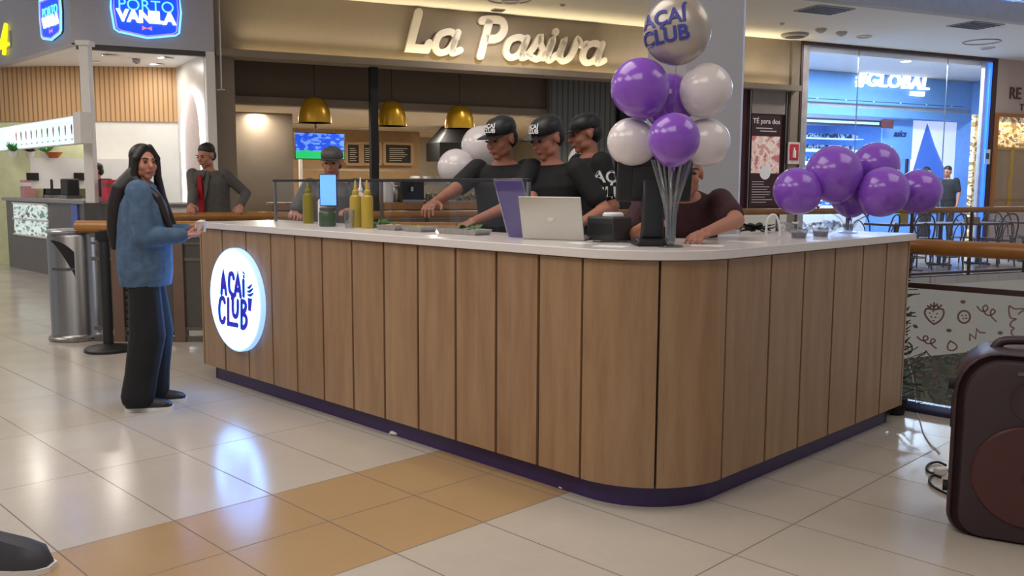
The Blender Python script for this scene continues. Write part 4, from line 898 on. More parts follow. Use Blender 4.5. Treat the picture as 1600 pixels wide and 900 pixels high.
for k, (px, py) in enumerate(((648, 268), (668, 262), (690, 274))):
    p = onW(px, py, 6); t = wthing('stack_of_plates', ['white plates on the rear shelf, leftmost stack', 'white plates on the rear shelf, middle stack', 'white plates on the rear shelf, rightmost stack by the balloons'][k], 'plates', p.x, 6, 1.45)
    for j in range(4): loc(t).lathe((0, 0, j * .03), [(.08, 0), (.13, .022), (.13, .028), (.07, .008), (0, .008)], 20).build('plate', 'whiteg', t)
t = wthing('rear_shelf', 'long steel shelf across the rear kitchen wall', 'shelf', 0, 6, 1.4)
loc(t).box((-.8, -.2, 0), (3.6, .25, .045)).build('shelf_board', 'steel', t)
for s in (-.7, 1.2, 3.4): loc(t).box((s, .1, -1.4), (s + .05, .15, 0)).build('leg', 'steel', t)
t = wthing('white_post', 'slim white partition post under the television', 'post', *onW(471, 300, 3.2)[:2], 0); loc(t).box((-.03, 0, 0), (.03, .05, 1.9)).build('post_body', 'white', t); loc(t).box((-.05, -.02, 0), (.05, .07, .03)).build('foot', 'steel', t)
# ---- maroon wall poster and red sign
a, b_ = onW(1176, 177, 0), onW(1217, 322, 0); w, h = b_.x - a.x, a.z - b_.z
t = wthing('wall_poster', 'tall dark menu poster with a food photo on the maroon wall', 'poster', a.x, .04, b_.z)
loc(t).box((0, -.02, 0), (w, 0, h)).build('poster_board', mat('poster_dark', '#3a1a1d', .4), t, smooth=False)
loc(t).box((.02, -.024, h * .36), (w - .02, -.02, h * .76)).build('food_photo', pattern_material('food_photo', [(0, '#c8757a'), (.42, '#e6c4b4'), (.5, '#f0dcd4'), (.57, '#d49a90'), (.66, '#8a5c54')], 5, .12), t, smooth=False)
q = MB(flatm(WM, a.x + w / 2, .018, b_.z + h * .92)); q.text('TÉ para dos', .135, Matrix.Identity(4), .001, .001); q.build('poster_title', 'whiteg', t, smooth=False)
q = loc(t); 
for k in range(2): q.box((w * .15 + k * .1, -.024, h * (.84 - .03 * k)), (w * .7 + k * .1, -.02, h * (.84 - .03 * k) + .02))
for k in range(9): q.box((w * .08, -.024, h * (.04 + .028 * k)), (w * random.uniform(.45, .85), -.02, h * (.04 + .028 * k) + .012))
q.build('poster_lines', mat('pale_print', '#cfc6c0', .6), t, smooth=False)
rr_ = onW(1196, 270, 0); loc(t).lathe((rr_.x - a.x, -.02, rr_.z - b_.z), [(.12, 0), (.13, .01), (0, .012)], 24, Matrix.Rotation(R(90), 4, 'X')).build('plate_picture', 'whiteg', t)
struct('trim_24', MB(WM).box((4.98, -.0, 2.75), (5.78, .05, 3.2)), mat('grey_panel', '#8b8078', .6), smooth=False)
for s in (4.93, 5.8): struct('trim_25', MB(WM).box((s, -.01, 0), (s + .02, .05, 3.2)), 'steel', smooth=False)
struct('trim_26', MB(WM).box((4.8, -.04, .0), (5.9, .04, .9)), 'fascia', smooth=False)
p = onW(1240, 240, -.05)
t = wthing('extinguisher_sign', 'small red fire extinguisher sign on the pillar beside the blue store', 'sign', p.x, -.06, p.z)
loc(t).box((-.14, -.0, -.2), (.14, .015, .22)).build('sign_plate', mat('white_plate', '#e0d0cc', .5), t); loc(t).box((-.11, -.006, -.13), (.11, 0, .18)).build('red_field', mat('sign_red', '#c8303a', .5), t)
loc(t).cyl((0, -.009, -.08), (0, -.009, .06), .035, n=14).box((-.012, -.012, .06), (.012, -.006, .12)).build('extinguisher_symbol', 'whiteg', t)

# ---- sports store
t = wthing('store_sign', 'white glowing store name in block letters on the blue wall', 'sign', 10.7, 2.2, 3.6)
c1_, c2_ = onW(1338, 125, 2.15), onW(1451, 128, 2.15)
W_ = c2_.x - c1_.x
q = MB(flatm(WM, (c1_.x + c2_.x) / 2, 2.15, c1_.z + .02)); q.text('#GLOBAL', .44, Matrix.Identity(4), .03, .008, .12, sx=W_ / 2.0, spacing=1.08); q.build('store_letters', mat('white_letters', '#ffffff', .4, emit=1.6, emcol='#eef4ff'), t, smooth=False)
p = onW(1433, 147, 2.15); q = MB(flatm(WM, p.x, 2.15, p.z)); q.text('SPORTS', .13, Matrix.Identity(4), .02, .012, .12); q.build('store_subtitle', mat('white_letters2', '#ffffff', .4, emit=1.2, emcol='#eef4ff'), t, smooth=False)
def wband(name, label, cat, x0, y0, x1, y1, t_, th, m, parts=None):
    a, b_ = onW(x0, y0, t_), onW(x1, y1, t_); t = wthing(name, label, cat, a.x, t_, b_.z)
    loc(t).box((0, 0, 0), (b_.x - a.x, th, a.z - b_.z)).build('panel', m, t, smooth=False); return t, b_.x - a.x, a.z - b_.z
t, w, h = wband('truss_beam', 'dark truss beam with white oval gaps across the blue store', 'beam', 1254, 152, 1506, 167, 2.0, .08, mat('truss_navy', '#10142a', .5))
for k in range(6): loc(t).lathe((w * (k + .5) / 6, -.004, h / 2), [(.01, 0), (h * .32, .001), (h * .34, .003), (0, .004)], 24, Matrix.Rotation(R(90), 4, 'X') @ Matrix.Scale(2.6, 4, (1, 0, 0))).build('oval_gap', mat('pale_gap', '#cfdcff', .5, emit=.4, emcol='#b8ccff'), t)
t, w, h = wband('brand_banner', 'long dark banner with a pale band and brown end below the truss beam', 'banner', 1254, 183, 1395, 199, 2.2, .06, mat('banner_navy', '#101830', .5))
loc(t).box((.1, -.006, h * .3), (w * .84, 0, h * .7)).build('pale_band', mat('pale_band', '#9fc0ee', .5, emit=.3), t, smooth=False); loc(t).box((w * .86, -.02, -.03), (w, 0, h + .03)).build('brown_end', mat('brown_end', '#5c3038', .5), t)
for i, (x0, y0, x1, y1) in enumerate(((1252, 214, 1350, 218), (1252, 232, 1345, 238), (1252, 252, 1310, 258))):
    t, w, h = wband('glass_shelf', ['glowing glass shelf in the blue store, topmost of three', 'glowing glass shelf in the blue store, middle of three', 'glowing glass shelf in the blue store, lowest of three'][i], 'shelf', x0, y0, x1, y1, 3.0, .4, mat('lit_shelf%d' % i, '#cfeaff', .4, emit=.9, emcol='#bfe6ff'))
    loc(t).box((0, .0, h), (w * .9, .3, h + .1)).build('shelf_goods', pattern_material('store_goods%d' % i, [(0, '#2a3c58'), (.45, '#6fa4dc'), (.55, '#e8f0ff'), (.62, '#34507c')], 7), t, smooth=False)
a, b_ = onW(1424, 188, 2.6), onW(1486, 335, 2.6); w, h = b_.x - a.x, a.z - b_.z
t = wthing('curtain_display', 'white draped curtain panel with a dark frame at the right of the blue store', 'display', a.x, 2.6, b_.z)
loc(t).box((-.08, 0, 0), (-.02, .05, h)).build('frame', 'black', t)
loc(t).box((0, .03, 0), (w, .05, h)).build('backdrop', mat('blue_backdrop', '#4f7fe0', .6, emit=.15), t, smooth=False)
for s0_, s1_, sw_ in ((0, .35, 0), (.35, 1, 1)):
    P = [(w * s0_, -.01, h), (w * s1_, -.01, h), (w * (s1_ if sw_ else s0_ + .02), -.01, h * .35)] + ([(w * .8, -.01, h * .5), (w * .55, -.01, h * .75)] if sw_ else [(w * .15, -.01, h * .6)])
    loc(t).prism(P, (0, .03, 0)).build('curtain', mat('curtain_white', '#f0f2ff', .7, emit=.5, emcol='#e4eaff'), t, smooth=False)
p = onW(1405, 209, 2.5); t = wthing('wall_lettering', 'small dark blue italic lettering on the pale wall left of the curtain display', 'sign', p.x, 2.5, p.z)
q = MB(flatm(WM, p.x, 2.48, p.z)); q.text('asics', .22, Matrix.Identity(4), .006, .004, .35); q.build('letters', mat('navy_ink', '#17306e', .5), t, smooth=False); loc(t).box((-.55, .0, -.6), (.45, .04, .35)).build('backing', mat('backing_blue', '#69a2ec', .6, emit=.12), t, smooth=False)
for i, (x, y0) in enumerate(((1265, 255), (1330, 240))):
    p = onW(x, 330, 3.6); t = wthing('display_stand', ['left display stand of folded goods in the blue store', 'second display stand of folded goods in the blue store', 'display stand of folded goods beside the curtain display'][i], 'stand', p.x, 3.6, 0)
    loc(t).box((-.5, 0, 0), (.5, .5, .9)).build('stand_body', 'white', t); loc(t).box((-.45, .05, .9), (.45, .45, 1.35)).build('goods', pattern_material('goods%d' % i, [(0, '#27508c'), (.45, '#e4ecff'), (.53, '#9c5f8c'), (.6, '#4fa0e4')], 6), t, smooth=False)
# ---- bronze letters
p = onW(1576, 146, -.05)
t = wthing('bronze_lettering', 'dark bronze letters on the rose wall at the right edge', 'sign', p.x, -.06, p.z)
q = MB(flatm(WM, p.x, -.055, p.z)); q.text('RE', .36, Matrix.Identity(4), .015, .004, align='LEFT'); q.build('letters', mat('bronze', '#5f4238', .35, .5), t, smooth=False)
p = onW(1593, 168, -.05); q = MB(flatm(WM, p.x, -.055, p.z)); q.text('T', .2, Matrix.Identity(4), .015, .004, align='LEFT'); q.build('small_letter', mat('bronze2', '#5f4238', .35, .5), t, smooth=False)
for k, (px, py, lb) in enumerate(((1562, 236, 'gold-framed display panel in the window of the rose shop, left one'), (1592, 236, 'gold-framed display panel in the window of the rose shop, at the right edge'))):
    p = onW(px, 300, .3); t = wthing('jewellery_display', lb, 'display', p.x, .3, .95)
    loc(t).box((-.36, 0, 0), (.36, .04, 1.3)).build('panel', 'tan', t); loc(t).box((-.38, -.02, 0), (-.32, .0, 1.34)).box((.32, -.02, 0), (.38, 0, 1.34)).box((-.38, -.02, 1.28), (.38, 0, 1.34)).build('gold_frame', 'gold', t)
p = onW(1543, 245, -.1); t = wthing('notice', 'small pale notice on the frame between the blue store and the rose shop', 'notice', p.x, -.1, p.z); loc(t).box((-.08, 0, -.16), (.08, .01, .16)).build('sheet', 'white', t); loc(t).box((-.05, -.003, -.05), (.05, 0, .08)).build('notice_print', 'dgrey', t)

# ---- ceiling fittings over the far walkway
def onC(x, y, z=4.16): r = ray(x, y); k = (z - CH) / r.z; return Vector((0, 0, CH)) + r * k
def cthing(name, label, cat, x, y): p = onC(x, y); return thing(name, label, cat, (p.x, p.y, 4.16), AL)
t = cthing('ceiling_speaker', 'large grey oval ceiling loudspeaker left of the blue store', 'speaker', 1242, 53)
loc(t).lathe((0, 0, -.06), [(.0, 0), (.2, .0), (.24, .02), (.25, .06)], 32).build('speaker_body', mat('fitting_grey', '#9c968e', .6), t); loc(t).lathe((0, 0, -.068), [(0, 0), (.17, 0), (.17, .01)], 32).build('speaker_grille', 'dgrey', t)
for x, y, lb in ((1283, 45, 'small round smoke detector beside the oval ceiling loudspeaker'), (1315, 50, 'round smoke detector further right of the oval ceiling loudspeaker'), (1222, 36, 'tiny ceiling sensor above and left of the oval ceiling loudspeaker'), (879, 7, 'tiny ceiling sprinkler above the script lettering')):
    t = cthing('smoke_detector' if 'smoke' in lb else 'ceiling_sensor', lb, 'detector', x, y); k = 1 if 'smoke' in lb else .45
    loc(t).lathe((0, 0, -.07 * k), [(0, 0), (.05 * k, 0), (.09 * k, .03 * k), (.1 * k, .07 * k)], 24).build('detector_body', mat('detector_grey', '#b4aea6', .6), t); loc(t).lathe((0, 0, -.075 * k), [(0, 0), (.02 * k, 0), (.02 * k, .01)], 12).build('sensor_tip', 'dgrey', t)
for x, y, w, lb in ((1288, 15, .75, 'grey air vent in the ceiling above the oval loudspeaker'), (1524, 39, .75, 'grey air vent in the ceiling at the upper right'), (778, 15, .2, 'small rectangular vent in the ceiling above the script lettering')):
    t = cthing('air_vent', lb, 'vent', x, y); loc(t).box((-w / 2, -.28 * w / .75, -.015), (w / 2, .28 * w / .75, 0)).build('vent_frame', mat('vent_grey', '#98938e', .6), t)
    for k in range(5): loc(t).box((-w * .45, (-.22 + .1 * k) * w / .75, -.025), (w * .45, (-.18 + .1 * k) * w / .75, -.015)).build('vent_slat', 'dgrey', t)
for x, y, lb in ((1534, 65, 'thin round access ring in the ceiling at the upper right'), (796, -2, 'round ceiling ring cut by the top edge of the view')):
    t = cthing('ceiling_ring', lb, 'ring', x, y); loc(t).tube([(.33 * math.cos(a), .33 * math.sin(a), -.006) for a in [2 * PI * k / 40 for k in range(40)]], .012, 8, True).build('ring', mat('ring_grey', '#8f8a86', .5), t); loc(t).box((-.04, -.34, -.012), (.04, -.3, 0)).build('latch', 'dgrey', t)
for s, tt, lb in ((3.2, -1.0, 'round recessed downlight in the ceiling above the foil balloon'), (6.75, -.95, 'round recessed downlight near the vent above the blue store'), (-.5, -1, 'round recessed downlight above the script lettering'), (10, -1, 'round recessed downlight in front of the blue store')):
    t = wthing('ceiling_downlight', lb, 'light', s, tt, 4.145); loc(t).tube([(.13 * math.cos(a), .13 * math.sin(a), 0) for a in [2 * PI * k / 28 for k in range(28)]], .014, 8, True).build('trim_ring', 'white', t)

# ---- café tables and chairs beyond the far rail
CHN = ['dark bentwood café chair behind the purple balloons, at the left end of the tables', 'dark bentwood café chair facing the near side of the table by the yellow card', 'dark bentwood café chair at the near side of the table below the curtains', 'dark bentwood café chair at the near side, left of the right edge', 'dark bentwood café chair turned sideways, nearest the right edge', 'dark bentwood café chair on the far side of the table with the pale box', 'dark bentwood café chair on the far side, below the curtain display', 'dark bentwood café chair on the far side, in front of the rose shop', 'dark bentwood café chair on the far side, behind the balloon bunch', 'dark bentwood café chair standing sideways at the end of the pale box table', 'dark bentwood café chair just beyond the right edge of the view']
def cafe_chair(label, at, rz):
    t = thing('cafe_chair', label, 'chair', tuple(at), rz, 'dark bentwood chairs at the café tables')
    loc(t).lathe((0, 0, .44), [(.0, 0), (.19, 0), (.2, .012), (.19, .025), (0, .022)], 28).build('seat', 'darkwood', t)
    for sx, sy in ((-1, -1), (1, -1), (-1, 1), (1, 1)): loc(t).tube([(sx * .14, sy * .14, .44), (sx * .17, sy * .17, .2), (sx * .19, sy * .19, 0)], .014, 8).build('leg', 'darkwood', t)
    loc(t).tube([(.17 * math.cos(a), .17 * math.sin(a), .2) for a in [2 * PI * k / 24 for k in range(24)]], .009, 6, True).build('leg_ring', 'darkwood', t)
    loc(t).tube(smoothpts([(-.19, .15, .44), (-.2, .2, .7), (-.13, .23, .88), (0, .24, .92), (.13, .23, .88), (.2, .2, .7), (.19, .15, .44)], 6), .014, 8).build('back_hoop', 'darkwood', t)
    loc(t).tube(smoothpts([(-.1, .16, .44), (-.11, .2, .65), (0, .225, .78), (.11, .2, .65), (.1, .16, .44)], 6), .010, 8).build('inner_hoop', 'darkwood', t)
    return t
ch0 = None; CHL = []
for i, (px, tt, rz) in enumerate(((1378, -2.9, .4), (1432, -3.0, -.2), (1482, -3.1, .1), (1562, -3.1, -.1), (1600, -2.6, .5), (1505, -2.2, 2.9), (1455, -2.2, 3.3), (1580, -2.1, 3.0), (1350, -2.1, 2.8), (1540, -2.6, 1.7), (1640, -3.1, .2))):
    p = onW(px, 350, tt); w = WM @ Vector((p.x, tt, 0)); mt = PT(w.x, w.y, 0, AL + PI + rz)
    if ch0 is None: ch0 = cafe_chair(CHN[0], (w.x, w.y, 0), AL + PI + rz)
    else: copy_tree(ch0, mt, CHN[i])
t0 = None
for i, (px, tt, lb) in enumerate(((1400, -2.5, 'dark café table beyond the rail, nearest the yellow card holder'), (1470, -2.55, 'dark café table beyond the rail below the draped curtains'), (1530, -2.65, 'dark café table beyond the rail in front of the store edge'), (1610, -2.6, 'dark café table beyond the rail at the right edge'))):
    p = onW(px, 350, tt); w = WM @ Vector((p.x, tt, 0)); mt = PT(w.x, w.y, 0, AL)
    if t0 is None:
        t0 = thing('cafe_table', lb, 'table', (w.x, w.y, 0), AL)
        loc(t0).box((-.42, -.32, .71), (.42, .32, .75)).build('table_top', 'darkwood', t0, bevel=.006); loc(t0).cyl((0, 0, .02), (0, 0, .71), .035, n=16).build('pedestal', 'black', t0); loc(t0).box((-.25, -.03, 0), (.25, .03, .03)).box((-.03, -.25, 0), (.03, .25, .03)).build('foot', 'black', t0)
    else: copy_tree(t0, mt, lb)
p = onW(1405, 350, -2.5); t = wthing('card_holder', 'upright yellow card holder on a café table', 'card', p.x, -2.6, .75); loc(t).box((-.1, 0, 0), (.1, .012, .22)).build('card', 'bottle', t); loc(t).box((-.11, -.03, 0), (.11, .04, .01)).build('holder_foot', 'white', t)
p = onW(1515, 350, -2.65); t = wthing('tissue_box', 'pale box on a café table in front of the store edge', 'box', p.x, -2.7, .75); loc(t).box((-.13, -.06, 0), (.13, .06, .1)).build('box_body', 'tan', t); loc(t).box((-.05, -.01, .1), (.05, .01, .14)).build('tissue', 'paper', t)

# ---- ice cream shop: signs, post, menu board, counter
def shield(name_, frame, cx, cz, w, h, label, tsize, squeeze=1):
    t = thing('neon_shield_sign', label, 'sign', (cx, -.06, cz), frame=frame)
    def sh(k, y): return [(cx + x * w * k, y, cz + z * h * k) for x, z in ((-.5, .55), (.5, .55), (.52, .1), (.48, -.36), (.42, -.42), (0, -.52), (-.42, -.42), (-.48, -.36), (-.52, .1))]
    MB(frame).prism(sh(1, -.03), (0, .03, 0)).build('sign_body', 'dgrey', t, smooth=False)
    MB(frame).prism(sh(.96, -.036), (0, .006, 0)).build('blue_field', 'blueem', t, smooth=False)
    MB(frame).tube([Vector(p) for p in sh(1.0, -.04)], .014, 8, True).build('outer_tube', mat('ice_neon', '#9fd8ff', .4, emit=1.6, emcol='#6fc0ff'), t)
    MB(frame).tube([Vector(p) for p in sh(.92, -.045)], .010, 8, True).build('inner_tube', mat('lilac_neon', '#b9a0ff', .4, emit=.9, emcol='#8c7cff'), t)
    q = MB(flatm(frame, cx, -.045, cz + h * .19)); q.text('PORTO', tsize, Matrix.Identity(4), .006, -.001); q.build('upper_lettering', mat('cyan_neon', '#8fe0ff', .4, emit=1.5, emcol='#5fd0ff'), t, smooth=False)
    q = MB(flatm(frame, cx, -.045, cz - h * .06)); q.text('VANILA', tsize * .98, Matrix.Identity(4), .006, .012); q.build('lower_lettering', mat('white_neon_letters', '#ffffff', .4, emit=2, emcol='#ffffff'), t, smooth=False)
    q = MB(frame); 
    for sx in (-1, 1): q.prism([(cx, -.04, cz - h * .3), (cx + sx * .065 * w / .9, -.04, cz - h * .25), (cx + sx * .065 * w / .9, -.04, cz - h * .35)], (0, -.008, 0))
    q.build('bow_symbol', mat('pink_neon', '#ff9a9a', .4, emit=.6), t, smooth=False)
a, b_ = onW(175, 10, -.3), onW(280, 10, -.3); top_ = onW(228, -12, -.3).z; bot_ = onW(231, 60, -.3).z
WMs = WM @ Matrix.Translation((0, -.3, 0))
shield('a', WMs, (a.x + b_.x) / 2, (top_ + bot_) / 2 + .0, b_.x - a.x, (top_ - bot_) / 1.03, 'blue neon shield sign on the grey fascia facing the concourse', .215)
def onP(x, y):
    PI_ = PM.inverted(); r = PI_.to_3x3() @ ray(x, y); o = PI_ @ Vector((0, 0, CH)); k = -o.y / r.y; return o + r * k
a, b_ = onP(68, 30), onP(100, 30); c = onP(84, 65).z; c2 = onP(84, 0).z
shield('b', PM, (a.x + b_.x) / 2, (c + c2) / 2 + .02, b_.x - a.x, (c2 - c) * .98, 'narrow blue neon shield sign seen edge-on on the side fascia', .25 * (b_.x - a.x) / 1.1)
p = onP(10, 65); t = thing('yellow_neon_figure', 'yellow neon figure on the side fascia at the left edge', 'sign', (p.x, -.03, p.z), frame=PM)
a, b_ = onP(2, 65), onP(18, 65); z1, z0 = onP(15, 38).z, onP(12, 86).z; w = b_.x - a.x; h = z1 - z0
MB(PM).tube([(a.x + w * .9, -.05, z1), (a.x + w * .55, -.05, z0)], .03, 8).tube([(a.x + w * .9, -.05, z1), (a.x + w * .55, -.05, z0 + h * .62), (a.x, -.05, z0 + h * .25), (a.x + w, -.05, z0 + h * .32)], .028, 8).build('neon_tube', mat('yellow_neon', '#f4f02a', .4, emit=1.1, emcol='#f0ea10'), t)
MB(PM).box((a.x, -.02, z0 + .1), (b_.x, 0, z1 - .1)).build('backplate', 'porto', t)
# post at the shop corner
pp = atd(133, 70, 12.15); t = thing('corner_post', 'slim pale grey post holding up the corner of the left shop fascia', 'post', (pp.x, pp.y, 0)); loc(t).box((-.06, -.06, 1.1), (.06, .06, 3.22)).build('post_shaft', 'white', t); loc(t).box((-.09, -.09, 3.16), (.09, .09, 3.22)).build('cap_plate', 'white', t); loc(t).box((-.08, -.08, 0), (.08, .08, 1.1)).build('lower_post', 'dgrey', t)
# lit menu board
A_, B_ = atd(117, 175, 11.9), atd(0, 208, 14.6)
dx = (A_ - B_); dx.z = 0; ang = math.atan2(dx.y, dx.x); L_ = dx.length
zt, zb = 2.24, 1.87
MM = Matrix.Translation((A_.x, A_.y, zb)) @ Matrix.Rotation(ang, 4, 'Z')
mbd = thing('lit_menu_board', 'long glowing menu board with rows of small desserts hung from the corner post', 'sign', (0, 0, 0), frame=MM)
MB(MM).box((-L_ - .1, 0, 0), (0, .08, zt - zb)).build('board_case', 'white', mbd)
MB(MM).box((-L_ - .08, -.006, .012), (-.02, 0, zt - zb - .012)).build('lit_face', mat('lit_menu', '#dff4f8', .4, emit=.85, emcol='#d4f2fa'), mbd, smooth=False)
rnd = random.Random(4); cols = ['#8c5a3c', '#c87850', '#5f8c5a', '#d06a5a', '#6a5a50', '#c8a050', '#a8b8a0']
for k in range(11):
    x = -.14 - k * .26; m_ = mat('dessert%d' % k, cols[k % 7], .6); MB(MM).lathe((x, -.008, .13), [(.012, 0), (.02, .05), (.028, .09), (.02, .12), (0, .135)], 12, Matrix.Scale(.25, 4, (0, 1, 0))).build('dessert_picture', m_, mbd)
    MB(MM).box((x - .03, -.009, .06), (x + .03, -.006, .075)).build('caption', mat('caption_grey', '#8fa0a4', .6), mbd, smooth=False)
MB(MM).box((0, -.03, -.0), (.27, .12, zt - zb + .03)).build('end_box', 'white', mbd, bevel=.005)
# the counter with its glass pastry window
pc = thing('shop_counter', 'dark steel counter of the left shop with a lit pastry window', 'counter', (0, 0, 0), frame=PM)
pst = mat('counter_steel', '#77716b', .35, .6, noise=.05)
MB(PM).box((-3.4, .05, 0), (.1, .65, 1.08)).build('counter_body', pst, pc, smooth=False)
MB(PM).box((-3.45, .0, 1.08), (.15, .7, 1.13)).build('counter_top', mat('counter_top_grey', '#8f8a88', .3), pc, bevel=.005)
a, b_ = onP(17, 318), onP(68, 318); z1, z0 = onP(40, 318).z, onP(40, 368).z
MB(PM).box((a.x, .03, z0), (b_.x, .05, z1)).build('pastry_window', pattern_material('lit_pastries', [(0, '#6f8a86'), (.4, '#cfe6e2'), (.5, '#f4fbf8'), (.56, '#9db8b2'), (.64, '#5a5048'), (.7, '#dceeea')], 4.5, .45, (1, 1, 2.4)), pc, smooth=False)
for zz in (z0, (z0 + z1) / 2, z1): MB(PM).box((a.x - .04, .02, zz - .012), (b_.x + .04, .05, zz + .012)).build('window_ledge', 'white', pc, smooth=False)
a = onP(112, 330); MB(PM).box((a.x - .12, .03, .2), (a.x + .12, .05, 1.07)).build('blue_panel', mat('counter_blue', '#5c6ec0', .3, .4), pc, smooth=False)  # plain blue metal panel on the counter front
# counter run under the main fascia
sc_ = thing('side_counter', 'white shop counter with a steel ledge behind the head of the person in denim', 'counter', (-6.2, 0, 0), frame=WM)
MB(WM).box((-5.7, .1, 0), (-5.05, .6, 1.02)).build('counter_body', 'white', sc_, smooth=False); MB(WM).box((-5.72, .05, 1.02), (-5.02, .65, 1.07)).build('counter_top', 'steel', sc_)
MB(WM).box((-5.6, .2, 1.07), (-5.1, .55, 1.09)).build('serving_mat', 'fascia', sc_); MB(WM).box((-5.7, .06, .62), (-5.05, .1, .66)).build('ledge', 'steel', sc_)
# back shelf, machines, plants and red boxes
bs_ = thing('wall_shelf', 'white wall shelf unit with dark niches on the pale green wall of the left shop', 'shelf', (-7.4, 1.5, 0), frame=WM)
MB(WM).box((-7.3, 1.85, 1.28), (-5.8, 2.3, 1.75)).build('shelf_body', 'white', bs_, smooth=False)
for i, (x0, x1) in enumerate(((41, 61), (115, 132))):
    a, b_ = onW(x0, 270, 1.84), onW(x1, 282, 1.84); MB(WM).box((a.x, 1.82, b_.z), (b_.x, 1.85, a.z)).build('dark_niche', 'blackm', bs_, smooth=False)
for i, (px, c_, lb) in enumerate(((22, 'green', 'leafy potted plant on the white wall shelf, leftmost'), (48, 'dgreen', 'small dark potted plant on the white wall shelf'), (72, 'green', 'leafy potted plant on the white wall shelf beside the orange bowl'))):
    p = onW(px, 250, 1.9); t = wthing('potted_plant', lb, 'plant', p.x, 1.9, 1.75); loc(t).lathe((0, 0, 0), [(.05, 0), (.07, .09), (.06, .09), (0, .08)], 20).build('pot', 'white', t)
    q = loc(t); rnd = random.Random(i)
    for k in range(40):
        a = rnd.uniform(0, 2 * PI); e = Vector((math.cos(a) * .8, math.sin(a) * .8, rnd.uniform(.3, 1.2))).normalized(); s = Vector((-math.sin(a), math.cos(a), 0)); P = Vector((0, 0, .08)); L2 = rnd.uniform(.1, .2)
        rg = lambda k_, w: [P + e * L2 * k_ + s * w, P + e * L2 * k_ - s * w, P + e * L2 * k_ - s * w + Vector((0, 0, .004)), P + e * L2 * k_ + s * w + Vector((0, 0, .004))]
        q.loft([rg(0, .003), rg(.5, .02), rg(1, .002)])
    q.build('foliage', c_, t)
p = onW(84, 250, 1.9); t = wthing('orange_bowl', 'orange bowl on the white wall shelf of the left shop', 'bowl', p.x, 1.9, 1.75); loc(t).lathe((0, 0, 0), [(.06, 0), (.14, .09), (.13, .09), (.05, .012), (0, .012)], 24).build('bowl_body', mat('orange_glaze', '#c8682c', .4), t); loc(t).lathe((0, 0, -.0), [(.05, 0), (.05, .012), (0, .012)], 20).build('bowl_foot', 'tan', t)
for i, (px, lb) in enumerate(((12, 'red and white striped box on the dark steel counter at the left edge'), (137, 'bright red box on the dark steel counter beside the grey post'))):
    a = onP(px, 300); t = thing('red_box', lb, 'box', (a.x, .3, 1.13), frame=PM); loc(t).box((-.11, -.08, 0), (.11, .08, .28)).build('box_body', mat('red_card%d' % i, '#d8344a' if i else '#c88f90', .5), t); loc(t).box((-.112, -.082, .18), (.112, .082, .24)).build('box_band', 'white' if not i else 'lip', t)
for i, (px, w, lb) in enumerate(((38, .26, 'black coffee grinder on the dark steel counter'), (62, .3, 'black till on the dark steel counter left of the small figure'), (110, .3, 'black till on the dark steel counter left of the grey post'))):
    a = onP(px, 300); t = thing('counter_machine', lb, 'machine', (a.x, .42, 1.13), frame=PM); loc(t).box((-w / 2, -.1, 0), (w / 2, .12, .05)).build('machine_base', 'steel', t); loc(t).box((-w / 2, -.08, .05), (w / 2, .1, .3)).build('machine_body', 'black', t, bevel=.02, seg=3)
# ---- ceiling spots of the left shop
for px, py, lb in ((145, 97, 'spotlight in the white ceiling of the left shop, right beside the corner post'), (246, 101, 'spotlight in the white ceiling of the left shop, right one of the lower pair'), (172, 87, 'spotlight in the white ceiling of the left shop, left one of the upper pair'), (260, 91, 'spotlight in the white ceiling of the left shop, nearest the arched niche')):
    p = onC(px, py, 3.22); t = thing('recessed_spotlight', lb, 'light', (p.x, p.y, 3.205), 0, 'spotlights in the left shop ceiling')
    loc(t).lathe((0, 0, 0), [(.09, 0), (.11, 0), (.11, .015), (.09, .015)], 24).build('ring', 'white', t); loc(t).lathe((0, 0, .002), [(.088, 0), (.088, .01), (0, .01)], 24).build('lamp_glass', 'lamp', t)
p = onC(213, 93, 3.22); t = thing('ceiling_sensor', 'small grey sensor in the white ceiling of the left shop', 'detector', (p.x, p.y, 3.17)); loc(t).lathe((0, 0, 0), [(0, 0), (.05, 0), (.06, .05), (0, .055)], 20).build('sensor_body', mat('sensor_grey', '#8f8a85', .6), t); loc(t).lathe((0, 0, -.012), [(0, 0), (.02, 0), (.02, .014)], 12).build('sensor_tip', 'dgrey', t)
# hanging blind rod at the fascia end
p = atd(346, 140, 12.9); t = thing('hanging_rod', 'thin steel rod hanging down at the right end of the grey fascia', 'rod', (p.x, p.y, 2.68)); loc(t).cyl((0, 0, 0), (0, 0, 1.45), .012, n=8).build('rod', 'steel', t); loc(t).cyl((-.06, 0, .0), (.06, 0, 0), .014, n=8).build('crossbar', 'chrome', t)

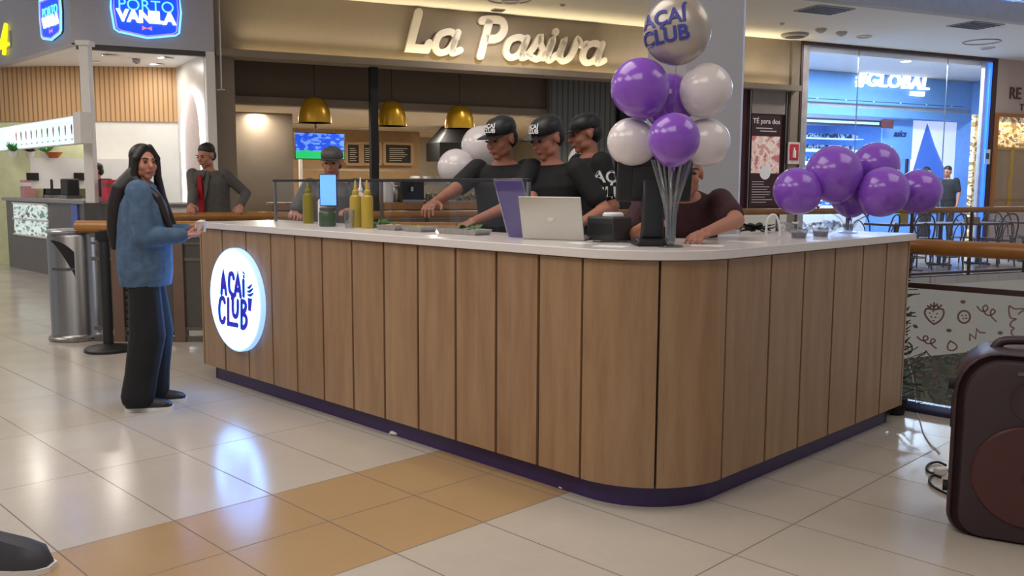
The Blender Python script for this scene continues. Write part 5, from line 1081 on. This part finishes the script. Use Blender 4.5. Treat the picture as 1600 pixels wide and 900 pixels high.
# ============================================================ PEOPLE
def ell(c, rx, ry, n=20): return [(c[0] + rx * math.cos(2 * PI * k / n), c[1] + ry * math.sin(2 * PI * k / n), c[2]) for k in range(n)]
def lerp(a, b, t): return Vector(a).lerp(Vector(b), t)
def hand(mb, W, d, n, side, s=1, curl=35, r=.0085):
    W, d, n, side = Vector(W), Vector(d).normalized(), Vector(n), Vector(side)
    n = (n - d * n.dot(d)).normalized(); sd = d.cross(n); sd = sd if sd.dot(side) > 0 else -sd
    rot = Matrix((sd, n, d)).transposed().to_4x4()
    mb.ball(W + d * .045 * s, (.04 * s, .016 * s, .052 * s), rot, 14); mb.cap(W - d * .02 * s, W + d * .02 * s, .024 * s, .026 * s)
    for k, (o, L_) in enumerate(((.032, .068), (.011, .078), (-.011, .073), (-.032, .058))):
        p = W + (d * .078 + sd * o) * s; a = R(curl * .6 + 4 * k); dr = (d * math.cos(a) + n * math.sin(a) + sd * o * 3).normalized(); q = p + dr * L_ * .48 * s
        a2 = R(curl * 1.7 + 5 * k); dr2 = (d * math.cos(a2) + n * math.sin(a2) + sd * o * 3).normalized(); q2 = q + dr2 * L_ * .52 * s
        mb.cap(p, q, r * s, r * .93 * s, 8); mb.cap(q, q2, r * .93 * s, r * .8 * s, 8)
    p = W + (d * .02 + sd * .03) * s; q = p + (d * .55 + sd * .65 + n * .35).normalized() * .038 * s; q2 = q + (d * .85 + sd * .2 + n * .4).normalized() * .032 * s
    mb.cap(p, q, .012 * s, .0105 * s, 8); mb.cap(q, q2, .0105 * s, .0085 * s, 8)
def elbow(S, W, L1, L2, out):
    S, W, out = Vector(S), Vector(W), Vector(out); d = W - S; L_ = min(d.length, (L1 + L2) * .995); d.normalize(); x = (L1 * L1 - L2 * L2 + L_ * L_) / (2 * L_)
    h = math.sqrt(max(L1 * L1 - x * x, 0)); o = (out - d * out.dot(d)).normalized(); return S + d * x + o * h
def person(label, at, rz, H=1.7, wr=None, wl=None, lean=0, yaw=0, pitch=0, skin='skin', hair='short', top='tee', topm='tee', legm='jeans', shoem='black', female=False, voxel=.006,
           baggy=1.0, cap=False, stride=0, sleeve=1.0, handn=None, curl=35, bigfoot=1.0, captext=False, legs=True, outR=None, outL=None):
    s = H / 1.7; t = thing('person', label, 'person', tuple(at), rz); WM_ = WMAT[t.name]; inv = WM_.inverted()
    V = lambda x, y, z: Vector((x, y, z)) * s
    LN = Matrix.Translation(V(0, 0, .93)) @ Matrix.Rotation(R(lean), 4, 'X') @ Matrix.Translation(V(0, 0, -.93))
    U = lambda x, y, z: LN @ V(x, y, z)
    sh = .165 if female else .185; k = .94 if female else 1.06
    SL, SR_ = U(sh, 0, 1.40), U(-sh, 0, 1.40)
    WL = inv @ Vector(wl) if wl is not None else V(.25, -.06, .88); WR_ = inv @ Vector(wr) if wr is not None else V(-.25, -.06, .88)
    def reach(S, W): 
        d = W - S; m = .535 * s; return S + d.normalized() * min(d.length, m)
    WL, WR_ = reach(SL, WL), reach(SR_, WR_)
    EL, ER = elbow(SL, WL, .285 * s, .255 * s, outL or (.5, .7, -.5)), elbow(SR_, WR_, .285 * s, .255 * s, outR or (-.5, .7, -.5))
    hips = [V(.095, 0, .9), V(-.095, 0, .9)]; knee = [V(.10, -.02 - stride * .5, .49), V(-.10, -.02 + stride * .3, .49)]; ank = [V(.11, .03 - stride, .09), V(-.11, .03 + stride, .09)]
    rings = [(.84, .12, .085), (.90, .16, .11), (.97, .158, .108), (1.06, .135, .095), (1.18, .148, .105), (1.30, .168, .11), (1.38, .155, .09), (1.43, .09, .065), (1.455, .055, .05)]
    b = MB(WM_)
    b.loft([[U(*(p[0] , p[1], p[2])) for p in ell((0, 0, z), rx * k, ry * k)] for z, rx, ry in rings])
    for i in (0, 1):
        b.cap(hips[i], knee[i], .08 * s * k, .055 * s); b.cap(knee[i], ank[i], .052 * s, .036 * s)
    for S, E_, W_ in ((SL, EL, WL), (SR_, ER, WR_)):
        b.cap(S, E_, .048 * s * k, .038 * s * k); b.cap(E_, W_, .038 * s * k, .025 * s)
    for S, E_, W_, sx in ((SL, EL, WL, -1), (SR_, ER, WR_, 1)):
        d = (W_ - E_).normalized(); hn = Vector(handn) if handn else Vector((sx * .8, 0, -.3)); hand(b, W_, d, hn, Vector((0, -.6, .6)) if not handn else Vector((sx, 0, 0)), s, curl, .009 if voxel <= .005 else .0095)
    neck = U(0, .005, 1.44); hc = U(0, -.018, 1.585)
    HM = Matrix.Translation(hc) @ Matrix.Rotation(R(lean * .4), 4, 'X') @ Matrix.Rotation(R(yaw), 4, 'Z') @ Matrix.Rotation(R(pitch), 4, 'X') @ Matrix.Scale(s * (.97 if female else 1.02), 4)
    h = lambda x, y, z: HM @ Vector((x, y, z)); hr = HM.to_3x3().normalized().to_4x4(); hs = s * (.97 if female else 1.02)
    b.cap(neck, h(0, .012, -.05), .052 * s * k, .05 * s * k)
    for c, r in (((0, .018, .03), (.074, .092, .083)), ((0, -.03, -.025), (.058, .062, .078)), ((0, -.062, -.088), (.026, .022, .022)), ((.034, -.022, -.062), (.028, .04, .03)), ((-.034, -.022, -.062), (.028, .04, .03)),
                 ((0, -.078, .026), (.048, .014, .011)), ((.032, -.054, -.025), (.028, .03, .03)), ((-.032, -.054, -.025), (.028, .03, .03)), ((0, -.088, -.056), (.023, .010, .011)), ((.077, .012, -.005), (.010, .02, .031)), ((-.077, .012, -.005), (.010, .02, .031))):
        b.ball(h(*c), tuple(x * hs for x in r), hr, 18)
    b.cap(h(0, -.088, .012), h(0, -.105, -.022), .009 * hs, .0145 * hs, 10)
    bo = b.build('body', skin, t, voxel=voxel, sm=3)
    bm = bmesh.new(); bm.from_mesh(bo.data); sel = [v for v in bm.verts if (v.co - hc).length < .15 * s and (v.co - h(0, -.105, -.02)).length > .022 * s]
    for _ in range(7 if voxel < .008 else 2): bmesh.ops.smooth_vert(bm, verts=sel, factor=.5, use_axis_x=True, use_axis_y=True, use_axis_z=True)
    bm.to_mesh(bo.data); bm.free()
    for x in (.031, -.031):
        MB(WM_).ball(h(x, -.0865, .006), (.013 * hs, .006 * hs, .0065 * hs), hr, 12).build('eye', 'eyew', t)
        MB(WM_).tube([h(x - .02, -.088, .027), h(x, -.0945, .032), h(x + .02, -.088, .027)], .0035 * hs, 6).build('eyebrow', 'hair', t)
    MB(WM_).ball(h(0, -.0955, -.056), (.022 * hs, .006 * hs, .007 * hs), hr, 12).build('lips', 'lip', t)
    # hair
    q = MB(WM_)
    if hair == 'long':
        q.ball(h(0, .030, .045), (.083 * hs, .096 * hs, .083 * hs), hr, 20)
        for sx in (1, -1):
            q.cap(h(sx * .02, -.045, .105), h(sx * .072, -.045, .03), .020 * hs, .019 * hs); q.cap(h(sx * .074, -.035, .03), h(sx * .08, -.02, -.1), .019 * hs, .026 * hs)
            q.cap(h(sx * .08, -.02, -.1), U(sx * .105, -.10, 1.36), .028 * hs, .034 * s); q.cap(U(sx * .105, -.10, 1.36), U(sx * .11, -.18, 1.16), .034 * s, .018 * s)
        back = [(h(0, .05, .05), .085, .062), (h(0, .075, -.06), .10, .058), (U(0, .12, 1.42), .105, .055), (U(0, .155, 1.3), .11, .05), (U(0, .17, 1.15), .10, .042), (U(0, .175, 1.05), .08, .02)]
        for (c, rx, ry), (c2, rx2, ry2) in zip(back, back[1:]):
            for u in (-.6, 0, .6): q.cap(c + Vector((rx * u * s, 0, 0)), c2 + Vector((rx2 * u * s, 0, 0)), ry * s, ry2 * s)
        q.build('long_hair', 'hair', t, voxel=max(voxel, .006), sm=3)
    else:
        q.ball(h(0, .029, .060), (.080 * hs, .092 * hs, .074 * hs), hr, 20); q.ball(h(0, .055, -.0), (.074 * hs, .062 * hs, .07 * hs), hr, 20)
        q.build('short_hair', 'hair', t, voxel=max(voxel, .006), sm=3)
    if cap:
        HM2 = WM_ @ HM; q = MB(HM2); q.lathe((0, .014, .048), [(.089, -.012), (.094, 0), (.093, .03), (.084, .052), (.06, .071), (.025, .08), (0, .081)], 32, Matrix.Rotation(R(5), 4, 'X')); q.v = [Vector((v.x * .94, v.y * 1.06 , v.z)) for v in q.v]
        cp = q.build('cap', 'black' if topm == 'tee' else 'dgrey', t)
        P = [(.078 * math.cos(a), -.05 - .125 * math.sin(a), .052 - .02 * abs(math.cos(a)) - .012 * math.sin(a)) for a in [PI * j / 14 for j in range(15)]]
        MB(HM2).prism(P, (0, 0, .005)).build('cap_brim', 'black' if topm == 'tee' else 'dgrey', cp)
        if captext:
            q = MB(HM2 @ Matrix.Translation((0, -.089, .082)) @ Matrix.Rotation(R(66), 4, 'X')); q.text('AÇAÍ', .034, Matrix.Translation((0, .013, 0)), .001, .0008); q.text('CLUB', .034, Matrix.Translation((0, -.014, 0)), .001, .0008)
            q.v = [Vector((v.x, v.y, v.z - v.x * v.x * 6)) for v in q.v]; q.build('cap_lettering', 'whiteg', cp)
    # clothes
    q = MB(WM_); g = {'tee': 1.14, 'suit': 1.22, 'jacket': 1.4}[top]; lo = {'tee': .84, 'suit': .76, 'jacket': .80}[top]
    rg = [(lo, .165, .118), (.92, .17, .12), (1.06, .158, .115), (1.2, .163, .118), (1.32, .172, .112), (1.39, .152, .09), (1.435, .085, .062)]
    if top == 'jacket': rg = [(lo, .145, .12), (.9, .16, .13), (1.05, .165, .13), (1.2, .165, .125), (1.32, .162, .11), (1.39, .14, .085), (1.44, .08, .062)]
    q.loft([[U(*p) for p in ell((0, 0, z), rx * k * g * (1 if z < 1.38 else .92 + .08 / g), ry * k * g * (1 if z < 1.38 else .95))] for z, rx, ry in rg])
    rs = {'tee': (.066, .058), 'suit': (.06, .05), 'jacket': (.085, .07)}[top]
    for S, E_, W_ in ((SL, EL, WL), (SR_, ER, WR_)):
        if top == 'tee': q.cap(S, lerp(S, E_, .72 * sleeve), rs[0] * s * k, rs[1] * s * k)
        else: q.cap(S, E_, rs[0] * s * k, rs[1] * s * k); q.cap(E_, lerp(E_, W_, .9), rs[1] * s * k, rs[1] * .78 * s * k)
    if top == 'jacket':
        for j in range(12): a = 2 * PI * j / 12; q.cap(U(.085 * math.cos(a), .07 * math.sin(a) - .0, 1.43), U(.085 * math.cos(a + .5), .07 * math.sin(a + .5), 1.43), .02 * s)
    tp = q.build({'tee': 't_shirt', 'suit': 'suit_jacket', 'jacket': 'denim_jacket'}[top], topm, t, voxel=max(voxel, .007), sm=4)
    if top == 'suit':
        MB(WM_).prism([U(-.02, -.152, 1.41), U(.02, -.152, 1.41), U(.038, -.172, 1.05), U(0, -.172, 1.0), U(-.038, -.172, 1.05)], U(0, -.02, 1) - U(0, 0, 1)).build('necktie', 'red', t)
        MB(WM_).prism([U(-.05, -.10, 1.45), U(.05, -.10, 1.45), U(.035, -.15, 1.38), U(0, -.16, 1.33), U(-.035, -.15, 1.38)], U(0, -.008, 1) - U(0, 0, 1)).build('shirt_collar', mat('dark_shirt', '#4b4845', .7), t)
        for sx in (-1, 1): MB(WM_).prism([U(sx * .05, -.10, 1.45), U(sx * .09, -.12, 1.40), U(sx * .08, -.165, 1.25), U(sx * .03, -.168, 1.12), U(sx * .045, -.155, 1.3)], U(0, -.012, 1) - U(0, 0, 1)).build('lapel', topm, tp)
    q = MB(WM_); q.ball(V(0, 0, .93), (.165 * s * k, .12 * s * k, .11 * s)); q.loft([ell((0, 0, .88 * s), .15 * s * k, .11 * s * k), ell((0, 0, 1.0 * s), .15 * s * k, .108 * s * k)])
    bz = baggy
    for i in (0, 1):
        q.cap(hips[i], knee[i], .098 * s * k, .075 * s * bz); q.cap(knee[i], lerp(knee[i], ank[i], .8), .075 * s * bz, .066 * s * bz); q.cap(lerp(knee[i], ank[i], .7), ank[i] + Vector((0, 0, (.0 if bz > 1.2 else .02) * s)), .068 * s * bz, .07 * s * bz)
    q.v = [Vector((v.x, v.y, max(v.z, .025))) for v in q.v]
    q.build('trousers', legm, t, voxel=max(voxel, .008), sm=4)
    for i in (0, 1):
        a = ank[i]; f = bigfoot; q = MB(WM_); fh = 1.35 if f > 1 else 1
        q.loft([[(a.x + x * w * f, a.y + y, z) for x, z in ((-1, .012), (-.98, .012 + hh_ * fh * .5), (-.6, .012 + hh_ * fh * .95), (0, .012 + hh_ * fh), (.6, .012 + hh_ * fh * .95), (.98, .012 + hh_ * fh * .5), (1, .012))] for y, w, hh_ in ((.075 * s, .022, .05), (.06 * s, .035, .08), (.0, .038, .09 * f), (-.07 * s * f, .04, .065 * f), (-.14 * s * f, .045, .05 * f), (-.185 * s * f, .038, .038 * f), (-.205 * s * f, .018, .022))])
        so = q.build('shoe', shoem, t)
        MB(WM_).loft([[(a.x + x * w * f, a.y + y, z) for x, z in ((-1, 0), (-1, .02), (1, .02), (1, 0))] for y, w in ((.08 * s, .025), (.06 * s, .038), (0, .041), (-.07 * s * f, .043), (-.14 * s * f, .048), (-.19 * s * f, .04), (-.212 * s * f, .02))]).build('sole', 'rubber', so)
    return t, dict(U=U, WM=WM_, HM=HM, SL=SL, SR=SR_, EL=EL, ER=ER, WL=WL, WR=WR_, s=s)

# the customer in the denim jacket
wp = atz(236, 634); wd_ = R(104)
wfr = PT(wp.x, wp.y, 0, wd_)
t, J = person('person with long dark hair in blue denim jacket and baggy black trousers, holding a cup', tuple(wp), wd_, 1.585, wr=wfr @ Vector((-.11, -.24, 1.05)), wl=wfr @ Vector((.06, -.25, 1.07)), yaw=-58, pitch=2,
              hair='long', top='jacket', topm='denim', female=True, voxel=.0045, baggy=1.5, handn=(0, 0, 1), curl=40, outR=(-.35, .5, -1), outL=(.35, .5, -1), stride=.03)
c = wfr @ Vector((-.02, -.33, 1.065)); t2 = thing('paper_cup', 'small pale cup held in the hands of the person in denim', 'cup', tuple(c))
loc(t2).lathe((0, 0, 0), [(.024, 0), (.034, .06), (.036, .062), (.032, .062), (.022, .004), (0, .004)], 24).build('cup_wall', 'paper', t2); loc(t2).lathe((0, 0, .055), [(.03, 0), (.024, .012), (0, .02)], 20).build('cup_contents', 'fascia', t2)

# staff of the kiosk
def KW(px, d): p = atd(px, 290, d); return Vector((p.x, p.y, 0))
p1 = KW(797, 5.75)
t, J1 = person('person in black T-shirt and black cap, leftmost of the kiosk workers, bending over the trays', tuple(p1), R(-28), 1.77, wr=atd(672, 322, 5.25), wl=atd(742, 345, 5.3), lean=9, yaw=-12, pitch=12, skin='skin2', cap=True, captext=True, handn=(0, .2, -1), voxel=.005, outR=(-.6, .2, -.7))
p2 = KW(872, 5.65)
t, J2 = person('person in black T-shirt and black cap with white letters, looking down behind the laptop', tuple(p2), R(-38), 1.77, wr=atd(840, 350, 5.2), wl=atd(905, 350, 5.2), lean=9, yaw=-12, pitch=16, cap=True, captext=True, handn=(0, .2, -1), voxel=.005)
p3 = KW(932, 6.35)
t, J3 = person('person in black cap and T-shirt with white lettering on the side, rearmost kiosk worker', tuple(p3), R(-72), 1.84, lean=6, yaw=-5, pitch=10, cap=True, wr=atd(905, 345, 6.2), skin='skin2')
fmx = J3['WM'] @ Matrix.Translation(J3['U'](.15, .06, 1.24)) @ Matrix.Rotation(R(72 + 8), 4, 'Z') @ Matrix.Rotation(R(90), 4, 'X')
fmx = Matrix.Translation(atd(963, 290, 5.98)) @ Matrix.Rotation(R(10), 4, 'Z') @ Matrix.Rotation(R(90), 4, 'X')
# the man with the phone
p4 = KW(520, 7.05)
t, J4 = person('person in dark grey top and cap behind the squeeze bottles, facing the camera', tuple(p4), R(0), 1.63, wr=atd(462, 335, 6.75), wl=atd(548, 330, 6.7), topm='dgrey', cap=True, pitch=6, skin='skin', handn=(0, -.6, -.6))
# the one leaning on the worktop behind the balloons
p5 = KW(1062, 4.84)
M['maroon_cloth'] = mat('maroon_cloth', '#3c1a20', .8, noise=.12)
t, J5 = person('person in a dark maroon top leaning a forearm on the worktop behind the balloons', tuple(p5), R(-6), 1.66, wr=atd(1010, 352, 4.2), wl=atd(1104, 363, 4.12), lean=36, pitch=-10, topm='maroon_cloth', handn=(0, .2, -1), voxel=.005, outR=(-.4, .4, -.5), outL=(1, -.1, -.1))
# the man in the suit leaning on the far rail
pl_, pr_ = WM @ onW(299, 326, -4.0), WM @ onW(376, 327, -4.0)
p6 = atd(326, 300, 9.75)
t, J6 = person('person in grey suit and red tie leaning both hands on the far wood rail', (p6.x, p6.y + .1, 0), R(-14), 1.78, wr=Vector((pl_.x, pl_.y, 1.13)), wl=Vector((pr_.x, pr_.y, 1.13)), lean=6, yaw=-8, pitch=12, top='suit', topm='suit', legm='suit', handn=(0, .2, -1), outR=(-.3, 1, -.2), outL=(.3, 1, -.2))
# passer-by of whom only a shoe shows at the lower left
M['shoegrey'] = mat('grey_trainer', '#3a3a42', .6, noise=.15)
t, J7 = person('person in grey trainers at the lower left corner, only the tip of a shoe showing', (-2.235, 2.93, 0), R(90), 1.75, legm='dgrey', shoem='shoegrey', bigfoot=1.4, stride=.34, voxel=.01)
# small figures in the shops
q1 = atd(87, 300, 14.3)
t, J8 = person('person in black behind the counter of the left shop, head just above the till', (q1.x, q1.y, 0), R(-20), 1.52, topm='tee', voxel=.011, pitch=10, hair='short')
q2 = atd(153, 300, 13.4); c8 = copy_tree(t, PT(q2.x, q2.y, 0, R(-60)) @ Matrix.Scale(1.08, 4), 'person in black standing by the grey pole of the left shop')
for px, d, lb, rz in ((1446, 22.3, 'distant person inside the blue sports store, left of the white curtains', .5), (1479, 21.3, 'distant person inside the blue sports store, nearest the right window edge', -.8)):
    q = atd(px, 300, d); copy_tree(t, PT(q.x, q.y, 0, rz) @ Matrix.Scale(1.22, 4), lb)
# print on the third worker's shirt
q = MB(fmx); q.text('AÇAÍ', .11, Matrix.Translation((0, .055, 0)), .001, .002); q.text('CLUB', .11, Matrix.Translation((0, -.05, 0)), .001, .002)
tsh = [c for c in bpy.data.objects if c.name.startswith('t_shirt') and c.parent and 'rearmost kiosk' in c.parent.get('label', '')][0]
SHW = J3['WM']; bpy.context.view_layer.update()
from mathutils.bvhtree import BVHTree
bv = BVHTree.FromPolygons([v.co.copy() for v in tsh.data.vertices], [tuple(p.vertices) for p in tsh.data.polygons]); inv = SHW.inverted()
camo = Vector((0, 0, CH)); nv = []; ok_ = True
for v in q.v:
    w = fmx @ v; o_ = inv @ w; dr = ((inv.to_3x3()) @ (fmx.to_3x3() @ Vector((0, 0, -1)))).normalized(); hit = bv.ray_cast(o_ - dr * .6, dr)
    if hit[0] is None: hit = (bv.find_nearest(o_)[0],)
    nv.append(fmx.inverted() @ (SHW @ (hit[0] - dr * (.003 + (.002 if v.z > 0 else 0)))))
q.v = nv; q.build('shirt_lettering', 'whiteg', tsh)
